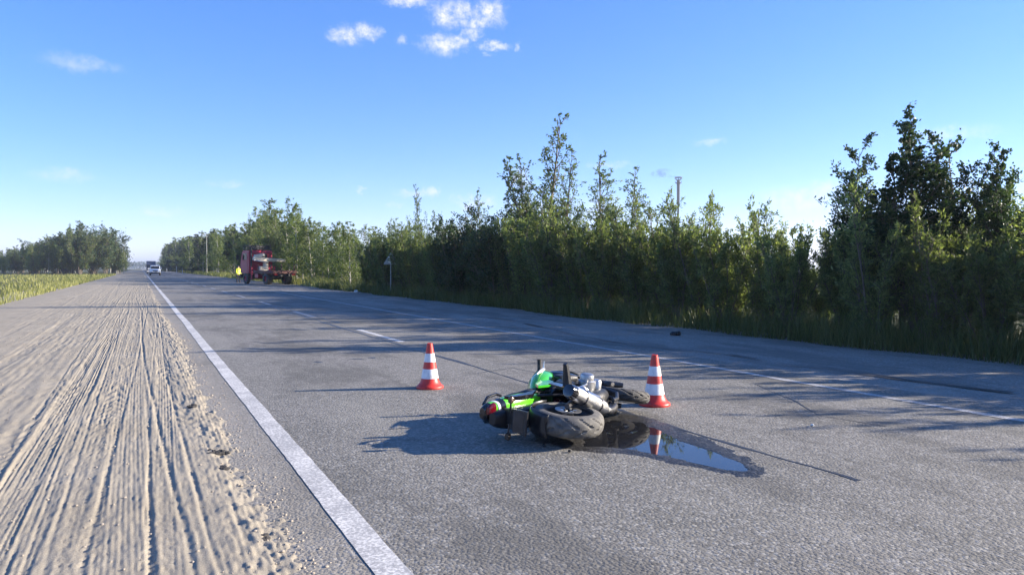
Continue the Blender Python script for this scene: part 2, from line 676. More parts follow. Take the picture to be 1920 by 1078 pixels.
t = mesh_obj('terrain', np_mesh('terrain', [(-6000, -3000, -.06), (6000, -3000, -.06), (6000, 9000, -.06), (-6000, 9000, -.06)], [(0, 1, 2, 3)]), M['terrain'])
tag(t, 'flat meadow ground reaching the horizon', kind='structure')


def strip_grid(xs, ys, zf):
    X, Y = np.meshgrid(xs, ys)
    Z = zf(X, Y)
    nx, ny = len(xs), len(ys)
    V = np.stack([X, Y, Z], -1).reshape(-1, 3)
    i = np.arange(nx - 1)[None, :] + nx * np.arange(ny - 1)[:, None]
    F = np.stack([i, i + 1, i + nx + 1, i + nx], -1).reshape(-1, 4)
    return V, F


def geo_ys(y0, y1, d0, k):
    ys = [y0]
    while ys[-1] < y1:
        ys.append(ys[-1] + max(d0, k * ys[-1]))
    return np.array(ys)


# road: flat sheet
V, F = strip_grid(np.array([.55, 8.4]), geo_ys(-12, YF, 4, .08), lambda X, Y: X * 0)
tag(mesh_obj('road', np_mesh('road', V, F), M['asphalt']), 'grey coarse asphalt carriageway', kind='structure')


def shoulder_z(X, Y):
    z = -.012 - .008 * (X - 8.4) + (fbm(X * 1.1, Y * .8, 4, 5) - .5) * .035 * np.clip((X - 8.35) / .6, 0, 1)
    return z


V, F = strip_grid(np.linspace(8.3, 13.6, 50), geo_ys(-12, 400, .12, .012), shoulder_z)
tag(mesh_obj('road_shoulder', np_mesh('road_shoulder', V, F, True), M['shoulder']), 'worn grey gravelly shoulder beyond the right edge line', kind='structure')

# side road where the truck stands
V, F = strip_grid(np.array([8.3, 60.0]), np.array([66.0, 74.0]), lambda X, Y: X * 0 - .004)
tag(mesh_obj('side_road', np_mesh('side_road', V, F), M['shoulder']), 'pale side road branching off behind the truck', kind='structure')

# sandy shoulder with tyre ruts, real relief
rng = np.random.default_rng(3)
tracks = []
for k in range(38):
    tracks.append((rng.uniform(-3.4, .58), rng.uniform(.09, .15), rng.uniform(.006, .011), rng.uniform(.024, .05), (rng.uniform(-.028, .028) if k % 5 else rng.uniform(-.11, .11)), rng.uniform(0, 6), rng.uniform(.05, .16)))
ruts = [(-.02, .018, .030, .006, .3), (.16, .016, .036, -.010, 1.2), (.32, .014, .030, .004, 2.0), (-.22, .014, .026, .012, 4), (-.6, .015, .022, 0, 5),
        (.06, .010, .018, .014, 2.6), (-.40, .012, .020, -.01, 3.5), (-.95, .016, .024, .0, 1), (-1.5, .02, .03, .0, 2)]


def edge_x(Y):
    return X_EDGE + .10 * (fbm(Y * 1.3, Y * 0, 4, 11) - .5) + .16 * (fbm(Y * .22, Y * 0 + 3, 3, 12) - .5)


def sand_z(X, Y):
    z = .022 * (fbm(X * .8, Y * .35, 3, 21) - .5)
    near = np.exp(-np.maximum(Y - 4, 0) / 60)
    for (x0, w, a, per, drift, ph, wob) in tracks:
        c = x0 + drift * (Y - 5) * .5 + wob * np.sin(Y * .16 + ph)
        d = X - c
        inside = np.clip((w - np.abs(d)) / .02, 0, 1)
        fade = np.clip(fbm(Y * .28 + ph * 7, Y * 0 + x0, 2, 31) * 2.6 - .5, 0, 1)
        rib = .5 + .5 * np.cos(2 * math.pi * d / per)
        if per > .042:   # a tread with cross bars
            rib = np.maximum(rib * .7, .5 + .5 * np.sign(np.sin(2 * math.pi * (Y / .06 + np.abs(d) / .12))))
        berm = np.exp(-((np.abs(d) - w - .015) / .018) ** 2)
        z = z + fade * (inside * (rib * a * .9 - a) + berm * a * .6) * .45
    for (x0, w, a, drift, ph) in ruts:
        c = x0 + drift * (Y - 5) + .05 * np.sin(Y * .24 + ph) + .025 * (fbm(Y * .9, Y * 0 + ph, 3, 41) - .5)
        g = np.exp(-((X - c) / w) ** 2)
        b = np.exp(-((np.abs(X - c) - 2.1 * w) / w) ** 2)
        dd = .55 + .9 * fbm(Y * 1.1 + ph, X * 0, 3, 43)
        z = z + dd * (b * a * .35 - g * a) * .17
    z = z + .005 * (fbm(X * 14, Y * 5, 3, 51) - .5) + .005 * (fbm(X * 40, Y * 16, 2, 52) - .5) * near + .006 * (fbm(X * 34 + .6 * np.sin(Y * .5), Y * .9, 3, 53) - .5)
    # crisp tread prints: bars set in a herring-bone across the track
    for (x0, w, per, drift, ph, sk) in ((.40, .085, .062, -.012, 0., .5), (-.30, .10, .075, .01, 2., -.6), (.10, .09, .07, .02, 4., .4), (-.75, .11, .08, -.015, 5., .6)):
        c = x0 + drift * (Y - 5) + .03 * np.sin(Y * .3 + ph)
        d = X - c
        ins = np.clip((w - np.abs(d)) / .012, 0, 1)
        q = (Y + sk * np.abs(d)) / per
        bar = np.clip(np.sin(2 * math.pi * q) * 2.2, -1, 1)
        pres = np.clip(fbm(Y * .55 + ph, Y * 0, 2, 57) * 3.2 - 1.1, 0, 1)
        z = z + ins * pres * (bar * .0035 - .004)
    z = z + .006 * (fbm(X * 60, Y * 55, 2, 58) - .5) * near + .010 * (fbm(X * 9, Y * 7, 3, 59) - .5)
    lump = np.clip((X - .34) / .22, 0, 1)
    z = z + lump * (.04 * np.maximum(fbm(X * 9, Y * 6.0, 4, 61) - .45, -.1) + .03 * (fbm(X * 26, Y * 20, 2, 62) - .5))
    e = edge_x(Y)
    # runs down under the asphalt at the edge
    z = z + .004 + np.clip((e - X) * .16, -.14, .045) - .03
    left = np.clip((-X - 4.0) / 6.0, 0, 1)
    return z - left * .15


xs = np.concatenate([np.linspace(-11, -3.4, 26)[:-1], np.linspace(-3.4, -1.0, 90)[:-1], np.linspace(-1.0, .98, 250)])
V, F = strip_grid(xs, geo_ys(1.2, 700, .02, .0065), sand_z)
tag(mesh_obj('sand_shoulder', np_mesh('sand_shoulder', V, F, True), M['sand']), 'pale dusty sand shoulder with long tyre ruts left of the white edge line', kind='structure')


# painted markings: own meshes
def strip(name, x, w, y0, y1, mat, label, z=.004, wob=.0, n=None, jag=0.008):
    ys = geo_ys(y0, y1, .12, .02) if y1 - y0 > 4 else np.linspace(y0, y1, max(4, int((y1 - y0) / .12)))
    c = x + wob * (fbm(ys * .35, ys * 0 + x, 3, 71) - .5)
    l = c - w / 2 + jag * (vnoise(ys * 9, ys * 0, 72) - .5)
    r = c + w / 2 + jag * (vnoise(ys * 9, ys * 0, 73) - .5)
    n_ = len(ys)
    V = np.concatenate([np.stack([l, ys, ys * 0 + z], 1), np.stack([r, ys, ys * 0 + z], 1)])
    i = np.arange(n_ - 1)
    F = np.stack([i, i + n_, i + n_ + 1, i + 1], 1)
    o = mesh_obj(name, np_mesh(name, V, F), mat)
    return tag(o, label, kind='structure')


strip('edge_line', X_LINE, .17, -6, 900, M['line'], 'wide white solid edge line beside the sand', wob=.03)
strip('edge_line', X_RIGHT, .13, -6, 900, M['line_old'], 'thin worn white edge line along the far shoulder', wob=.05, jag=.03)
d0 = at(680, 622)
d1 = at(735, 636)
dash_y = (d1.y + d0.y) / 2
dlen = 1.7
for k in range(-1, 22):
    yc = dash_y + k * 8.6 if k else dash_y
    if k == -1:
        continue
    strip('lane_dash', X_MID, .15, yc - dlen, yc + dlen, M['line'] if k == 0 else M['line_old'], 'short white dash of the centre line', jag=.02)

# tar seams and cracks
def seam(pts, w, name='tar_seam', label='dark tar seam along the middle of the road', z=.003, seed=0):
    P = np.array([(p.x, p.y) for p in pts])
    d = np.concatenate([[0], np.cumsum(np.hypot(*np.diff(P, axis=0).T))])
    s = np.linspace(0, d[-1], max(8, int(d[-1] / .07)))
    if len(s) > 1500:
        s = np.linspace(0, d[-1], 1500)
    x, y = np.interp(s, d, P[:, 0]), np.interp(s, d, P[:, 1])
    tx, ty = np.gradient(x), np.gradient(y)
    ln = np.hypot(tx, ty)
    nx, ny = -ty / ln, tx / ln
    off = .14 * (fbm(s * .8, s * 0 + seed, 4, 81) - .5)
    ww = w * np.clip(.25 + 1.5 * fbm(s * .9, s * 0 + seed, 3, 82) - .35, .03, 2)
    a = np.stack([x + nx * (off - ww / 2), y + ny * (off - ww / 2), s * 0 + z], 1)
    b = np.stack([x + nx * (off + ww / 2), y + ny * (off + ww / 2), s * 0 + z], 1)
    n = len(s)
    i = np.arange(n - 1)
    o = mesh_obj(name, np_mesh(name, np.concatenate([a, b]), np.stack([i, i + n, i + n + 1, i + 1], 1)), M['tar'])
    return tag(o, label, kind='structure')


mid = lambda y: Vector((X_MID - .22, y, 0))
seam([mid(3.6), mid(5), mid(7.5), mid(11), mid(16), mid(26), mid(60), mid(140)], .10)
seam([at(1370, 664), at(1480, 683), at(1560, 690), at(1700, 712), at(1900, 735)], .10, 'crack', 'dark crack in the far shoulder', seed=3)
seam([at(1080, 628), at(1200, 648), at(1370, 664)], .07, 'crack', 'dark crack in the far shoulder', seed=4)
seam([at(860, 588), at(960, 600), at(1080, 628)], .10, 'crack', 'dark crack in the far shoulder', seed=5)
seam([at(600, 575), at(700, 572), at(840, 592)], .10, 'crack', 'dark crack in the far shoulder', seed=6)
seam([at(430, 560), at(520, 574), at(640, 606)], .12, 'crack', 'dark crack beside the centre line', seed=7)
for k, (u, v, L_) in enumerate([(672, 672, 22), (700, 670, 12), (594, 679, 14), (560, 618, 30), (400, 597, 24)]):
    seam([at(u - L_ / 2, v), at(u + L_ / 2, v + 1)], .12, 'tar_spot', 'small dark tar spot on the carriageway', seed=20 + k)
for k, px in enumerate([[(470, 640), (600, 655), (720, 650)], [(1420, 720), (1540, 780), (1660, 800)], [(900, 700), (960, 690), (1010, 700)], [(300, 560), (420, 566), (500, 590)]]):
    seam([at(u, v) for u, v in px], .022, 'crack', 'thin crack in the carriageway', seed=50 + k)
# scrape marks left of the bike
for k, (u, v, L_) in enumerate([(790, 826, 120), (830, 838, 70), (760, 805, 60)]):
    seam([at(u - L_ / 2, v), at(u + L_ / 2, v - 3)], .03, 'scrape_mark', 'faint dark scrape mark on the asphalt by the motorcycle', seed=30 + k)


# puddle and wet patch
def outline(name, pix, z, mat, label, seed, amp=.05, kind='structure'):
    P = [at(u, v) for u, v in pix]
    pts = []
    n = len(P)
    for i in range(n):
        p0, p1, p2, p3 = P[i - 1], P[i], P[(i + 1) % n], P[(i + 2) % n]
        for j in range(36):
            t_ = j / 36
            q = .5 * ((2 * p1) + (p2 - p0) * t_ + (2 * p0 - 5 * p1 + 4 * p2 - p3) * t_ ** 2 + (3 * p1 - p0 - 3 * p2 + p3) * t_ ** 3)
            w = amp * 1.6 * (float(fbm(q.x * 6, q.y * 6, 6, seed)) - .5)
            w2 = amp * 1.6 * (float(fbm(q.x * 6 + 40, q.y * 6, 6, seed)) - .5)
            pts.append((q.x + w, q.y + w2, z))
    bm = bmesh.new()
    vs = [bm.verts.new(p) for p in pts]
    f = bm.faces.new(vs)
    bmesh.ops.triangulate(bm, faces=[f])
    bmesh.ops.recalc_face_normals(bm, faces=bm.faces[:])
    me = bpy.data.meshes.new(name)
    bm.to_mesh(me)
    bm.free()
    if me.polygons[0].normal.z < 0:
        me.flip_normals()
    o = mesh_obj(name, me, mat)
    return tag(o, label, kind=kind)


def signed_dist(px, X, Y):
    """positive inside the outline given in photo pixels"""
    P = np.array([at(u, v)[:2] for u, v in px])
    Q = np.roll(P, -1, 0)
    best = np.full(X.shape, 1e9)
    ins = np.zeros(X.shape, bool)
    for (ax, ay), (bx, by) in zip(P, Q):
        dx, dy = bx - ax, by - ay
        t_ = np.clip(((X - ax) * dx + (Y - ay) * dy) / (dx * dx + dy * dy), 0, 1)
        best = np.minimum(best, np.hypot(X - ax - t_ * dx, Y - ay - t_ * dy))
        ins ^= ((ay > Y) != (by > Y)) & (X < dx * (Y - ay) / (dy if abs(dy) > 1e-9 else 1e-9) + ax)
    return np.where(ins, best, -best)


PUD = [(1092, 838), (1130, 839), (1175, 842), (1230, 852), (1300, 868), (1360, 881), (1400, 884), (1395, 872), (1365, 860), (1336, 848),
       (1280, 830), (1245, 812), (1205, 794), (1150, 788), (1115, 802), (1097, 822)]
WET = [(985, 826), (1030, 832), (1075, 845), (1120, 848), (1170, 850), (1230, 861), (1300, 877), (1385, 894), (1425, 893), (1430, 880),
       (1395, 856), (1330, 826), (1280, 806), (1240, 790), (1195, 778), (1140, 770), (1040, 786), (990, 806)]
wp = np.array([at(u, v)[:2] for u, v in WET])
gx = np.arange(wp[:, 0].min() - .15, wp[:, 0].max() + .15, .012)
gy = np.arange(wp[:, 1].min() - .15, wp[:, 1].max() + .15, .012)


def wet_z(X, Y):
    sw = signed_dist(WET, X, Y) + .12 * (fbm(X * 7, Y * 7, 5, 93) - .5)
    sp = signed_dist(PUD, X, Y) + .10 * (fbm(X * 8 + 9, Y * 8, 5, 94) - .5)
    grain = fbm(X * 38, Y * 38, 3, 95) - .5
    z = np.clip(sw * .07, -.02, .0075) + grain * .005
    return np.minimum(z, .0075 - np.clip(sp * .10 + .0035, -.002, .006) + grain * .004)


V, F = strip_grid(gx, gy, wet_z)
tag(mesh_obj('wet_patch', np_mesh('wet_patch', V, F, True), M['wet']), 'dark wet oily asphalt around the fallen motorcycle', kind='structure')
PP = [at(u, v) for u, v in PUD]
cen = sum((p for p in PP), Vector()) / len(PP)
me = np_mesh('puddle', [(p.x + (p.x - cen.x) * .03, p.y + (p.y - cen.y) * .03, .0045) for p in PP] + [(cen.x, cen.y, .0045)],
             [(i, (i + 1) % len(PP), len(PP)) for i in range(len(PP))])
if me.polygons[0].normal.z < 0:
    me.flip_normals()
tag(mesh_obj('puddle', me, M['water']), 'shallow puddle reflecting the blue sky beside the motorcycle', kind='structure')


# gravel along the asphalt edge
def scatter_stones(name, n, fx, rmin, rmax, mat, label, seed, y0=2.0, y1=22.0):
    r = np.random.default_rng(seed)
    bm = bmesh.new()
    bmesh.ops.create_icosphere(bm, subdivisions=1, radius=1)
    bv = np.array([v.co[:] for v in bm.verts])
    bm.faces.ensure_lookup_table()
    bf = np.array([[v.index for v in f.verts] for f in bm.faces])
    bm.free()
    y = y0 + (y1 - y0) * r.random(n) ** 1.7
    x = fx(y, r)
    s = rmin + (rmax - rmin) * r.random(n) ** 3
    zz = np.maximum(sand_z(x, y), 0) + s * .1
    J = 1 + .35 * (r.random((n, len(bv), 3)) - .5)
    sc = s[:, None, None] * np.stack([r.uniform(.7, 1.3, n), r.uniform(.7, 1.3, n), r.uniform(.5, .8, n)], 1)[:, None, :]
    ang = r.uniform(0, 6.28, n)
    c, sn = np.cos(ang)[:, None], np.sin(ang)[:, None]
    B = bv[None] * J * sc
    Bx = B[..., 0] * c - B[..., 1] * sn
    By = B[..., 0] * sn + B[..., 1] * c
    V = np.stack([Bx + x[:, None], By + y[:, None], B[..., 2] + zz[:, None]], -1).reshape(-1, 3)
    F = (bf[None] + (np.arange(n) * len(bv))[:, None, None]).reshape(-1, 3)
    o = mesh_obj(name, np_mesh(name, V, F), mat)
    return tag(o, label, kind='stuff')


scatter_stones('gravel', 1700, lambda y, r: edge_x(y) + r.normal(-.06, .07, len(y)), .002, .013, M['pebble'], 'loose gravel and sand crumbs along the asphalt edge', 5)
scatter_stones('gravel', 3000, lambda y, r: r.uniform(-2.5, .75, len(y)), .002, .012, M['pebble'], 'tiny pebbles scattered over the sand shoulder', 6)


def clod(u, v, s, label):
    p = at(u, v)
    p.z = float(sand_z(np.array([p.x]), np.array([p.y]))[0])
    root = empty('soil_clod', p)
    tag(root, label, 'soil clod', 'dark clods on the sand')
    r = random.Random(u)
    bm = bmesh.new()
    for k in range(9):
        m4 = Matrix.Translation((r.gauss(0, s * .5), r.gauss(0, s * .9), s * .1)) @ Matrix.Diagonal((s * r.uniform(.3, .6), s * r.uniform(.3, .6), s * r.uniform(.2, .35), 1))
        bmesh.ops.create_icosphere(bm, subdivisions=2, radius=1, matrix=m4)
    for w in bm.verts:
        w.co += Vector((r.uniform(-1, 1), r.uniform(-1, 1), r.uniform(-1, 1))) * s * .07
    me = bpy.data.meshes.new('clod')
    bm.to_mesh(me)
    bm.free()
    mesh_obj('clod', me, M['clod'], root)


clod(360, 767, .05, 'small dark soil clod beside the deep rut on the sand')
clod(408, 850, .07, 'largest dark clump of soil on the sand shoulder')
clod(425, 880, .05, 'dark soil clump just below the largest clump on the sand')
clod(498, 1010, .04, 'dark soil clump on the sand near the bottom of the picture')


# ------------------------------------------------------------------ vegetation
def quads_from_leaves(P, A, size, aspect, r):
    n = len(P)
    nrm = r.normal(size=(n, 3))
    A = A / np.maximum(np.linalg.norm(A, axis=1, keepdims=True), 1e-6)
    B = np.cross(A, nrm)
    B /= np.maximum(np.linalg.norm(B, axis=1, keepdims=True), 1e-6)
    s = (size * r.uniform(.6, 1.25, n))[:, None]
    V = np.stack([P, P + A * s * .5 + B * s * aspect * .5, P + A * s, P + A * s * .5 - B * s * aspect * .5], 1).reshape(-1, 3)
    F = np.arange(n * 4).reshape(-1, 4)
    return V, F


def grow(seed, H, stems, lvl, spread, leaf, aspect, per_twig, clear=.1, nb=(10, 5), trop=.25, lens=(.38, .45), base_r=.05, cone=.0, droop=0.0, clump=.12, stem_spread=.3, stem_lo=.6):
    """returns (tubes, leaf verts, leaf faces): stems, side limbs and twigs with leaves"""
    rr = random.Random(seed)
    r = np.random.default_rng(seed)
    tubes, LP, LA = [], [], []

    def path(p, d, L_, n, wob, tr):  # wandering limb
        pts = [p.copy()]
        d = d.copy()
        for i in range(n):
            d = (d + Vector((rr.gauss(0, wob), rr.gauss(0, wob), rr.gauss(0, wob) + tr))).normalized()
            p = p + d * (L_ / n)
            pts.append(p.copy())
        return pts, d

    def interp(pts, t_):
        f = t_ * (len(pts) - 1)
        i = min(int(f), len(pts) - 2)
        return pts[i].lerp(pts[i + 1], f - i), (pts[i + 1] - pts[i]).normalized()

    def side(d, ang):
        q = d.orthogonal().normalized()
        q.rotate(Matrix.Rotation(rr.uniform(0, 2 * math.pi), 3, d))
        return (d * math.cos(ang) + q * math.sin(ang)).normalized()

    for s in range(stems):
        a = 2 * math.pi * (s + rr.random()) / stems
        rad = (0 if stems == 1 else .12 * H * .3 * rr.random())
        p0 = Vector((math.cos(a) * rad, math.sin(a) * rad, 0))
        lean = 0.03 if stems == 1 or (s == 0 and stems < 4) else rr.uniform(.4, 1) * stem_spread
        d0 = Vector((math.cos(a) * lean, math.sin(a) * lean, 1)).normalized()
        hs = H * (1 if s == 0 else rr.uniform(stem_lo, max(.8, stem_lo + .25)))
        if s == 0 and stems < 4:
            p0 = Vector((0, 0, 0))
        trunk, _ = path(p0, d0, hs, 9, .018 if s == 0 and stems < 4 else .04, .03)
        br = base_r * hs / H
        tubes.append((trunk, [br * (1 - .92 * i / 9) for i in range(10)], 6))
        for b in range(nb[0]):
            t_ = clear + (1 - clear) * ((b + rr.random()) / nb[0])
            p, d = interp(trunk, min(t_, .985))
            L_ = hs * lens[0] * (1 - cone * t_) * rr.uniform(.6, 1.15) * (1.0 if t_ < .85 else .75)
            rel = L_ / (hs * lens[0])
            lim, _ = path(p, side(d, spread * rr.uniform(.75, 1.2)), L_, 5, .12, trop - droop)
            tubes.append((lim, [br * .38 * (1 - t_ * .6) * (1 - .85 * i / 5) + .003 for i in range(6)], 4))
            ntw = max(1 if rel < .3 else 2, round(nb[1] * min(1, rel * 1.25)))
            for k in range(ntw):
                t2 = .2 + .8 * (k + rr.random()) / ntw
                q, dq = interp(lim, min(t2, .99))
                tl = max(.10, L_ * lens[1] * rr.uniform(.6, 1.2))
                tw, _ = path(q, side(dq, rr.uniform(.4, 1.0)), tl, 3, .18, trop * .8 - droop * 1.6)
                tubes.append((tw, [.007, .005, .004, .002], 3))
                for j in range(max(4, int(per_twig * min(1, .6 + .5 * rel)))):
                    w, dw = interp(tw, rr.random() ** .7 * .999)
                    LP.append(w + Vector((rr.gauss(0, 1), rr.gauss(0, 1), rr.gauss(0, 1))) * clump * tl)
                    LA.append(dw * .8 + Vector((rr.gauss(0, .6), rr.gauss(0, .6), rr.gauss(0, .6) - droop)))
    V, F = quads_from_leaves(np.array(LP), np.array(LA), leaf, aspect, r)
    return tubes, V, F


def tree_meshes(key, leafmat, barkmat, **kw):
    tubes, V, F = grow(**kw)
    mb = MB()
    for pts, rs, sg in tubes:
        mb.tube(pts, rs, sg, cap=False)
    me = bpy.data.meshes.new(key + '_trunk')
    bmesh.ops.recalc_face_normals(mb.bm, faces=mb.bm.faces[:])
    mb.bm.to_mesh(me)
    mb.bm.free()
    me.polygons.foreach_set('use_smooth', np.ones(len(me.polygons), bool))
    me.materials.append(barkmat)
    cr = np_mesh(key + '_crown', V, F)
    cr.materials.append(leafmat)
    return me, cr, kw['H']


def conifer_meshes(key, seed, H, barkmat, leafmat, n=4200, wid=.2, pine=False):
    rr = random.Random(seed)
    r = np.random.default_rng(seed)
    mb = MB()
    mb.tube([(0, 0, 0), (rr.gauss(0, .05), rr.gauss(0, .05), H * .5), (0, 0, H)], [H * .016, H * .010, H * .002], 6, cap=False)
    LP, LA = [], []
    lev = 22
    lo = .38 if pine else .06
    for i in range(lev):
        z = H * (lo + (1 - lo) * i / lev)
        f = (i / lev)
        rad = H * wid * ((1 - f) ** .85 if not pine else (1 - f ** 3) * (.6 + .4 * rr.random()))
        for k in range(6):
            a = rr.uniform(0, 2 * math.pi)
            L_ = rad * rr.uniform(.6, 1.15) + .05
            end = Vector((math.cos(a) * L_, math.sin(a) * L_, z + L_ * (.25 if pine else -.25)))
            st = Vector((0, 0, z))
            mb.tube([st, st.lerp(end, .5) + Vector((0, 0, L_ * .08)), end], [H * .004, H * .003, H * .001], 3, cap=False)
            m = int(n / (lev * 6) * (.5 + 1.2 * (1 - f)))
            for j in range(m):
                t_ = rr.random() ** .6
                q = st.lerp(end, t_)
                LP.append(q + Vector((rr.gauss(0, .13), rr.gauss(0, .13), rr.gauss(0, .08))) * L_)
                LA.append(Vector((math.cos(a), math.sin(a), .25)) + Vector((rr.gauss(0, .6), rr.gauss(0, .6), rr.gauss(0, .4))))
    V, F = quads_from_leaves(np.array(LP), np.array(LA), .045 * H, .35, r)
    me = bpy.data.meshes.new(key + '_trunk')
    mb.bm.to_mesh(me)
    mb.bm.free()
    me.materials.append(barkmat)
    cr = np_mesh(key + '_crown', V, F)
    cr.materials.append(leafmat)
    return me, cr, H


T = {}
for i in range(4):
    T['bush%d' % i] = tree_meshes('willow_bush', M['willow'], M['bark'], seed=100 + i, H=3.0, stems=10, lvl=2, spread=.5, leaf=.09, aspect=.34, per_twig=27,
                                  clear=.06, nb=(10, 6), trop=.22, lens=(.30, .5), base_r=.028, cone=.35, clump=.16, stem_spread=.42)
for i in range(2):
    T['dark%d' % i] = tree_meshes('dark_bush', M['alder'], M['bark'], seed=130 + i, H=3.0, stems=8, lvl=2, spread=.8, leaf=.085, aspect=.6, per_twig=26,
                                  clear=.05, nb=(10, 6), trop=.12, lens=(.36, .5), base_r=.03, cone=.4, clump=.2, stem_spread=.4)
for i in range(2):
    T['sapling%d' % i] = tree_meshes('slender_tree', M['aspen'], M['bark'], seed=150 + i, H=7.0, stems=2, lvl=2, spread=.62, leaf=.11, aspect=.5, per_twig=17,
                                     clear=.12, nb=(36, 8), trop=.15, lens=(.31, .38), base_r=.075, cone=.78, clump=.13, stem_spread=.16, stem_lo=.55)
for i in range(3):
    T['birch%d' % i] = tree_meshes('birch', M['birch'], M['birch_bark'], seed=170 + i, H=9.0, stems=1, lvl=2, spread=.75, leaf=.17, aspect=.6, per_twig=26,
                                   clear=.06, nb=(36, 8), trop=.10, lens=(.27, .42), base_r=.085, cone=.62, droop=.06, clump=.2)
T['alder0'] = tree_meshes('alder', M['alder'], M['bark'], seed=191, H=6.0, stems=2, lvl=2, spread=.8, leaf=.088, aspect=.72, per_twig=46,
                          clear=.10, nb=(40, 9), trop=.09, lens=(.33, .36), base_r=.09, cone=.6, clump=.17, stem_spread=.22)
T['alder1'] = tree_meshes('alder', M['alder'], M['bark'], seed=195, H=6.0, stems=3, lvl=2, spread=.75, leaf=.088, aspect=.72, per_twig=44,
                          clear=.08, nb=(28, 8), trop=.12, lens=(.31, .38), base_r=.08, cone=.5, clump=.17, stem_spread=.28)
for i in range(2):
    T['spruce%d' % i] = conifer_meshes('spruce', 210 + i, 10.0, M['bark'], M['needle'], 4200, .17)
T['pine0'] = conifer_meshes('pine', 220, 11.0, M['bark'], M['needle'], 3800, .17, True)

PR = random.Random(11)
CNT = {}


def plant(key, name, x, y, h, label, cat, group=None, wide=1.0, z=-.06):
    tm, cm, H = T[key]
    s = h / H
    root = empty(name, (x, y, z), PR.uniform(0, 6.28))
    root.scale = (s * wide, s * wide, s)
    tag(root, label, cat, group)
    for nm, me in (('trunk', tm), ('crown', cm)):
        c = bpy.data.objects.new(nm, me)
        COL.objects.link(c)
        c.parent = root
    return root


def plant_px(key, name, u, x, vtop, label, cat, group=None, wide=1.0):
    y, Z = row(u, x)
    h = CAMH + (VH - vtop) / FPX * Z + .06
    return plant(key, name, x, y, h, label, cat, group, wide)


SIL = [(256, 485), (300, 465), (340, 445), (400, 436), (430, 428), (500, 400), (560, 402), (600, 418), (650, 424), (740, 426), (830, 434), (850, 425), (900, 412),
       (960, 396), (1000, 385), (1090, 400), (1200, 392), (1300, 385), (1400, 372), (1450, 388), (1540, 402), (1600, 380), (1700, 330), (1920, 330), (2600, 330)]
SU, SV = [a for a, b in SIL], [b for a, b in SIL]


def sil_h(x, y):
    Z = x * math.sin(YAW) + y * math.cos(YAW)
    if Z < 3:
        return 3.35
    u = UC + FPX * (x * math.cos(YAW) - y * math.sin(YAW)) / Z
    if u > 1700:
        return 3.35
    return CAMH + (VH - float(np.interp(u, SU, SV))) / FPX * Z


def u_of(x, y):
    Z = x * math.sin(YAW) + y * math.cos(YAW)
    return UC + FPX * (x * math.cos(YAW) - y * math.sin(YAW)) / Z if Z > .5 else 9999


# thicket along the verge
ORD = ['first', 'second', 'third', 'fourth', 'fifth', 'sixth', 'seventh', 'eighth', 'ninth', 'tenth', 'eleventh', 'twelfth', 'thirteenth', 'fourteenth', 'fifteenth', 'sixteenth',
       'seventeenth', 'eighteenth', 'nineteenth', 'twentieth']
spots = []
for rowi, (x0, step, lo, mul) in enumerate(((13.7, .88, .90, 1.10), (15.6, 1.5, .80, .78), (17.6, 1.5, .8, .62))):
    y = -12.0
    while y < 47:
        spots.append((rowi, x0 + PR.uniform(-.45, .45), y, PR.uniform(lo, 1.0) * mul))
        y += step * PR.uniform(.75, 1.25)
front = {'dark': [], 'bush': []}
for rowi, x, y, f in sorted(spots, key=lambda q: -q[2]):
    u = u_of(x, y)
    kind = 'dark' if 830 < u < 950 else 'bush'
    h = sil_h(x, y) * f
    if u > 1720:
        h = (2.75, 3.1, 3.5)[rowi] * PR.uniform(.94, 1.03)
    if kind == 'dark':
        o = plant('dark%d' % PR.randrange(2), 'dark_bush', x, y, h * .98, 'dark green dense bush deep in the left end of the thicket', 'bush', 'dark bushes at the left end of the thicket', 1.0)
    else:
        o = plant('bush%d' % PR.randrange(4), 'willow_bush', x, y, h, 'upright leafy willow bush deep inside the roadside thicket', 'bush', 'willow bushes of the roadside thicket', PR.uniform(.85, 1.1))
    if rowi == 0:
        side = 'beside the sign' if u <= 830 else None
        front[kind].append((u, o))
for kind, lst in front.items():
    a_ = [q for q in lst if q[0] < 830]
    b_ = [q for q in lst if 830 <= q[0] < 1640]
    c_ = [q for q in lst if q[0] >= 1640]
    for k, (u, o) in enumerate(sorted(a_, key=lambda q: q[0])):
        o['label'] = 'front willow bush near the road sign, %s from the left' % ORD[min(k, 19)]
    for k, (u, o) in enumerate(sorted(b_, key=lambda q: q[0])):
        if k < 20:
            o['label'] = ('front dark bush of the thicket, %s from the left end' if kind == 'dark' else 'front willow bush of the thicket, %s right of the dark bushes') % ORD[k]
        else:
            o['label'] = 'front willow bush of the thicket beside the alders, %s from the left' % ORD[k - 20]
    for k, (u, o) in enumerate(sorted(c_, key=lambda q: q[0])):
        o['label'] = 'willow bush under the alders at the right end of the thicket'

# trees that stand out of it
plant_px('sapling0', 'slender_tree', 1018, 15.0, 222, 'tallest slender open-crowned tree rising from the middle of the thicket', 'tree', wide=1.35)
plant_px('sapling1', 'slender_tree', 1056, 15.6, 285, 'shorter thin tree against the right side of the tallest slender tree', 'tree', wide=1.1)
plant_px('sapling1', 'slender_tree', 985, 15.4, 300, 'shorter thin tree against the left side of the tallest slender tree', 'tree', wide=1.2)
plant_px('sapling1', 'slender_tree', 1128, 15.0, 300, 'open-crowned tree between the tallest slender tree and the distant stack', 'tree', wide=1.4)
plant_px('sapling0', 'slender_tree', 1176, 15.5, 325, 'low thin tree just left of the distant stack', 'tree', wide=1.3)
plant_px('sapling1', 'slender_tree', 905, 15.2, 362, 'small feathery tree above the dark bushes', 'tree', wide=1.0)
plant_px('sapling0', 'slender_tree', 791, 16.0, 352, 'thin spindly tree standing alone above the low trees behind the sign', 'tree', wide=.75)
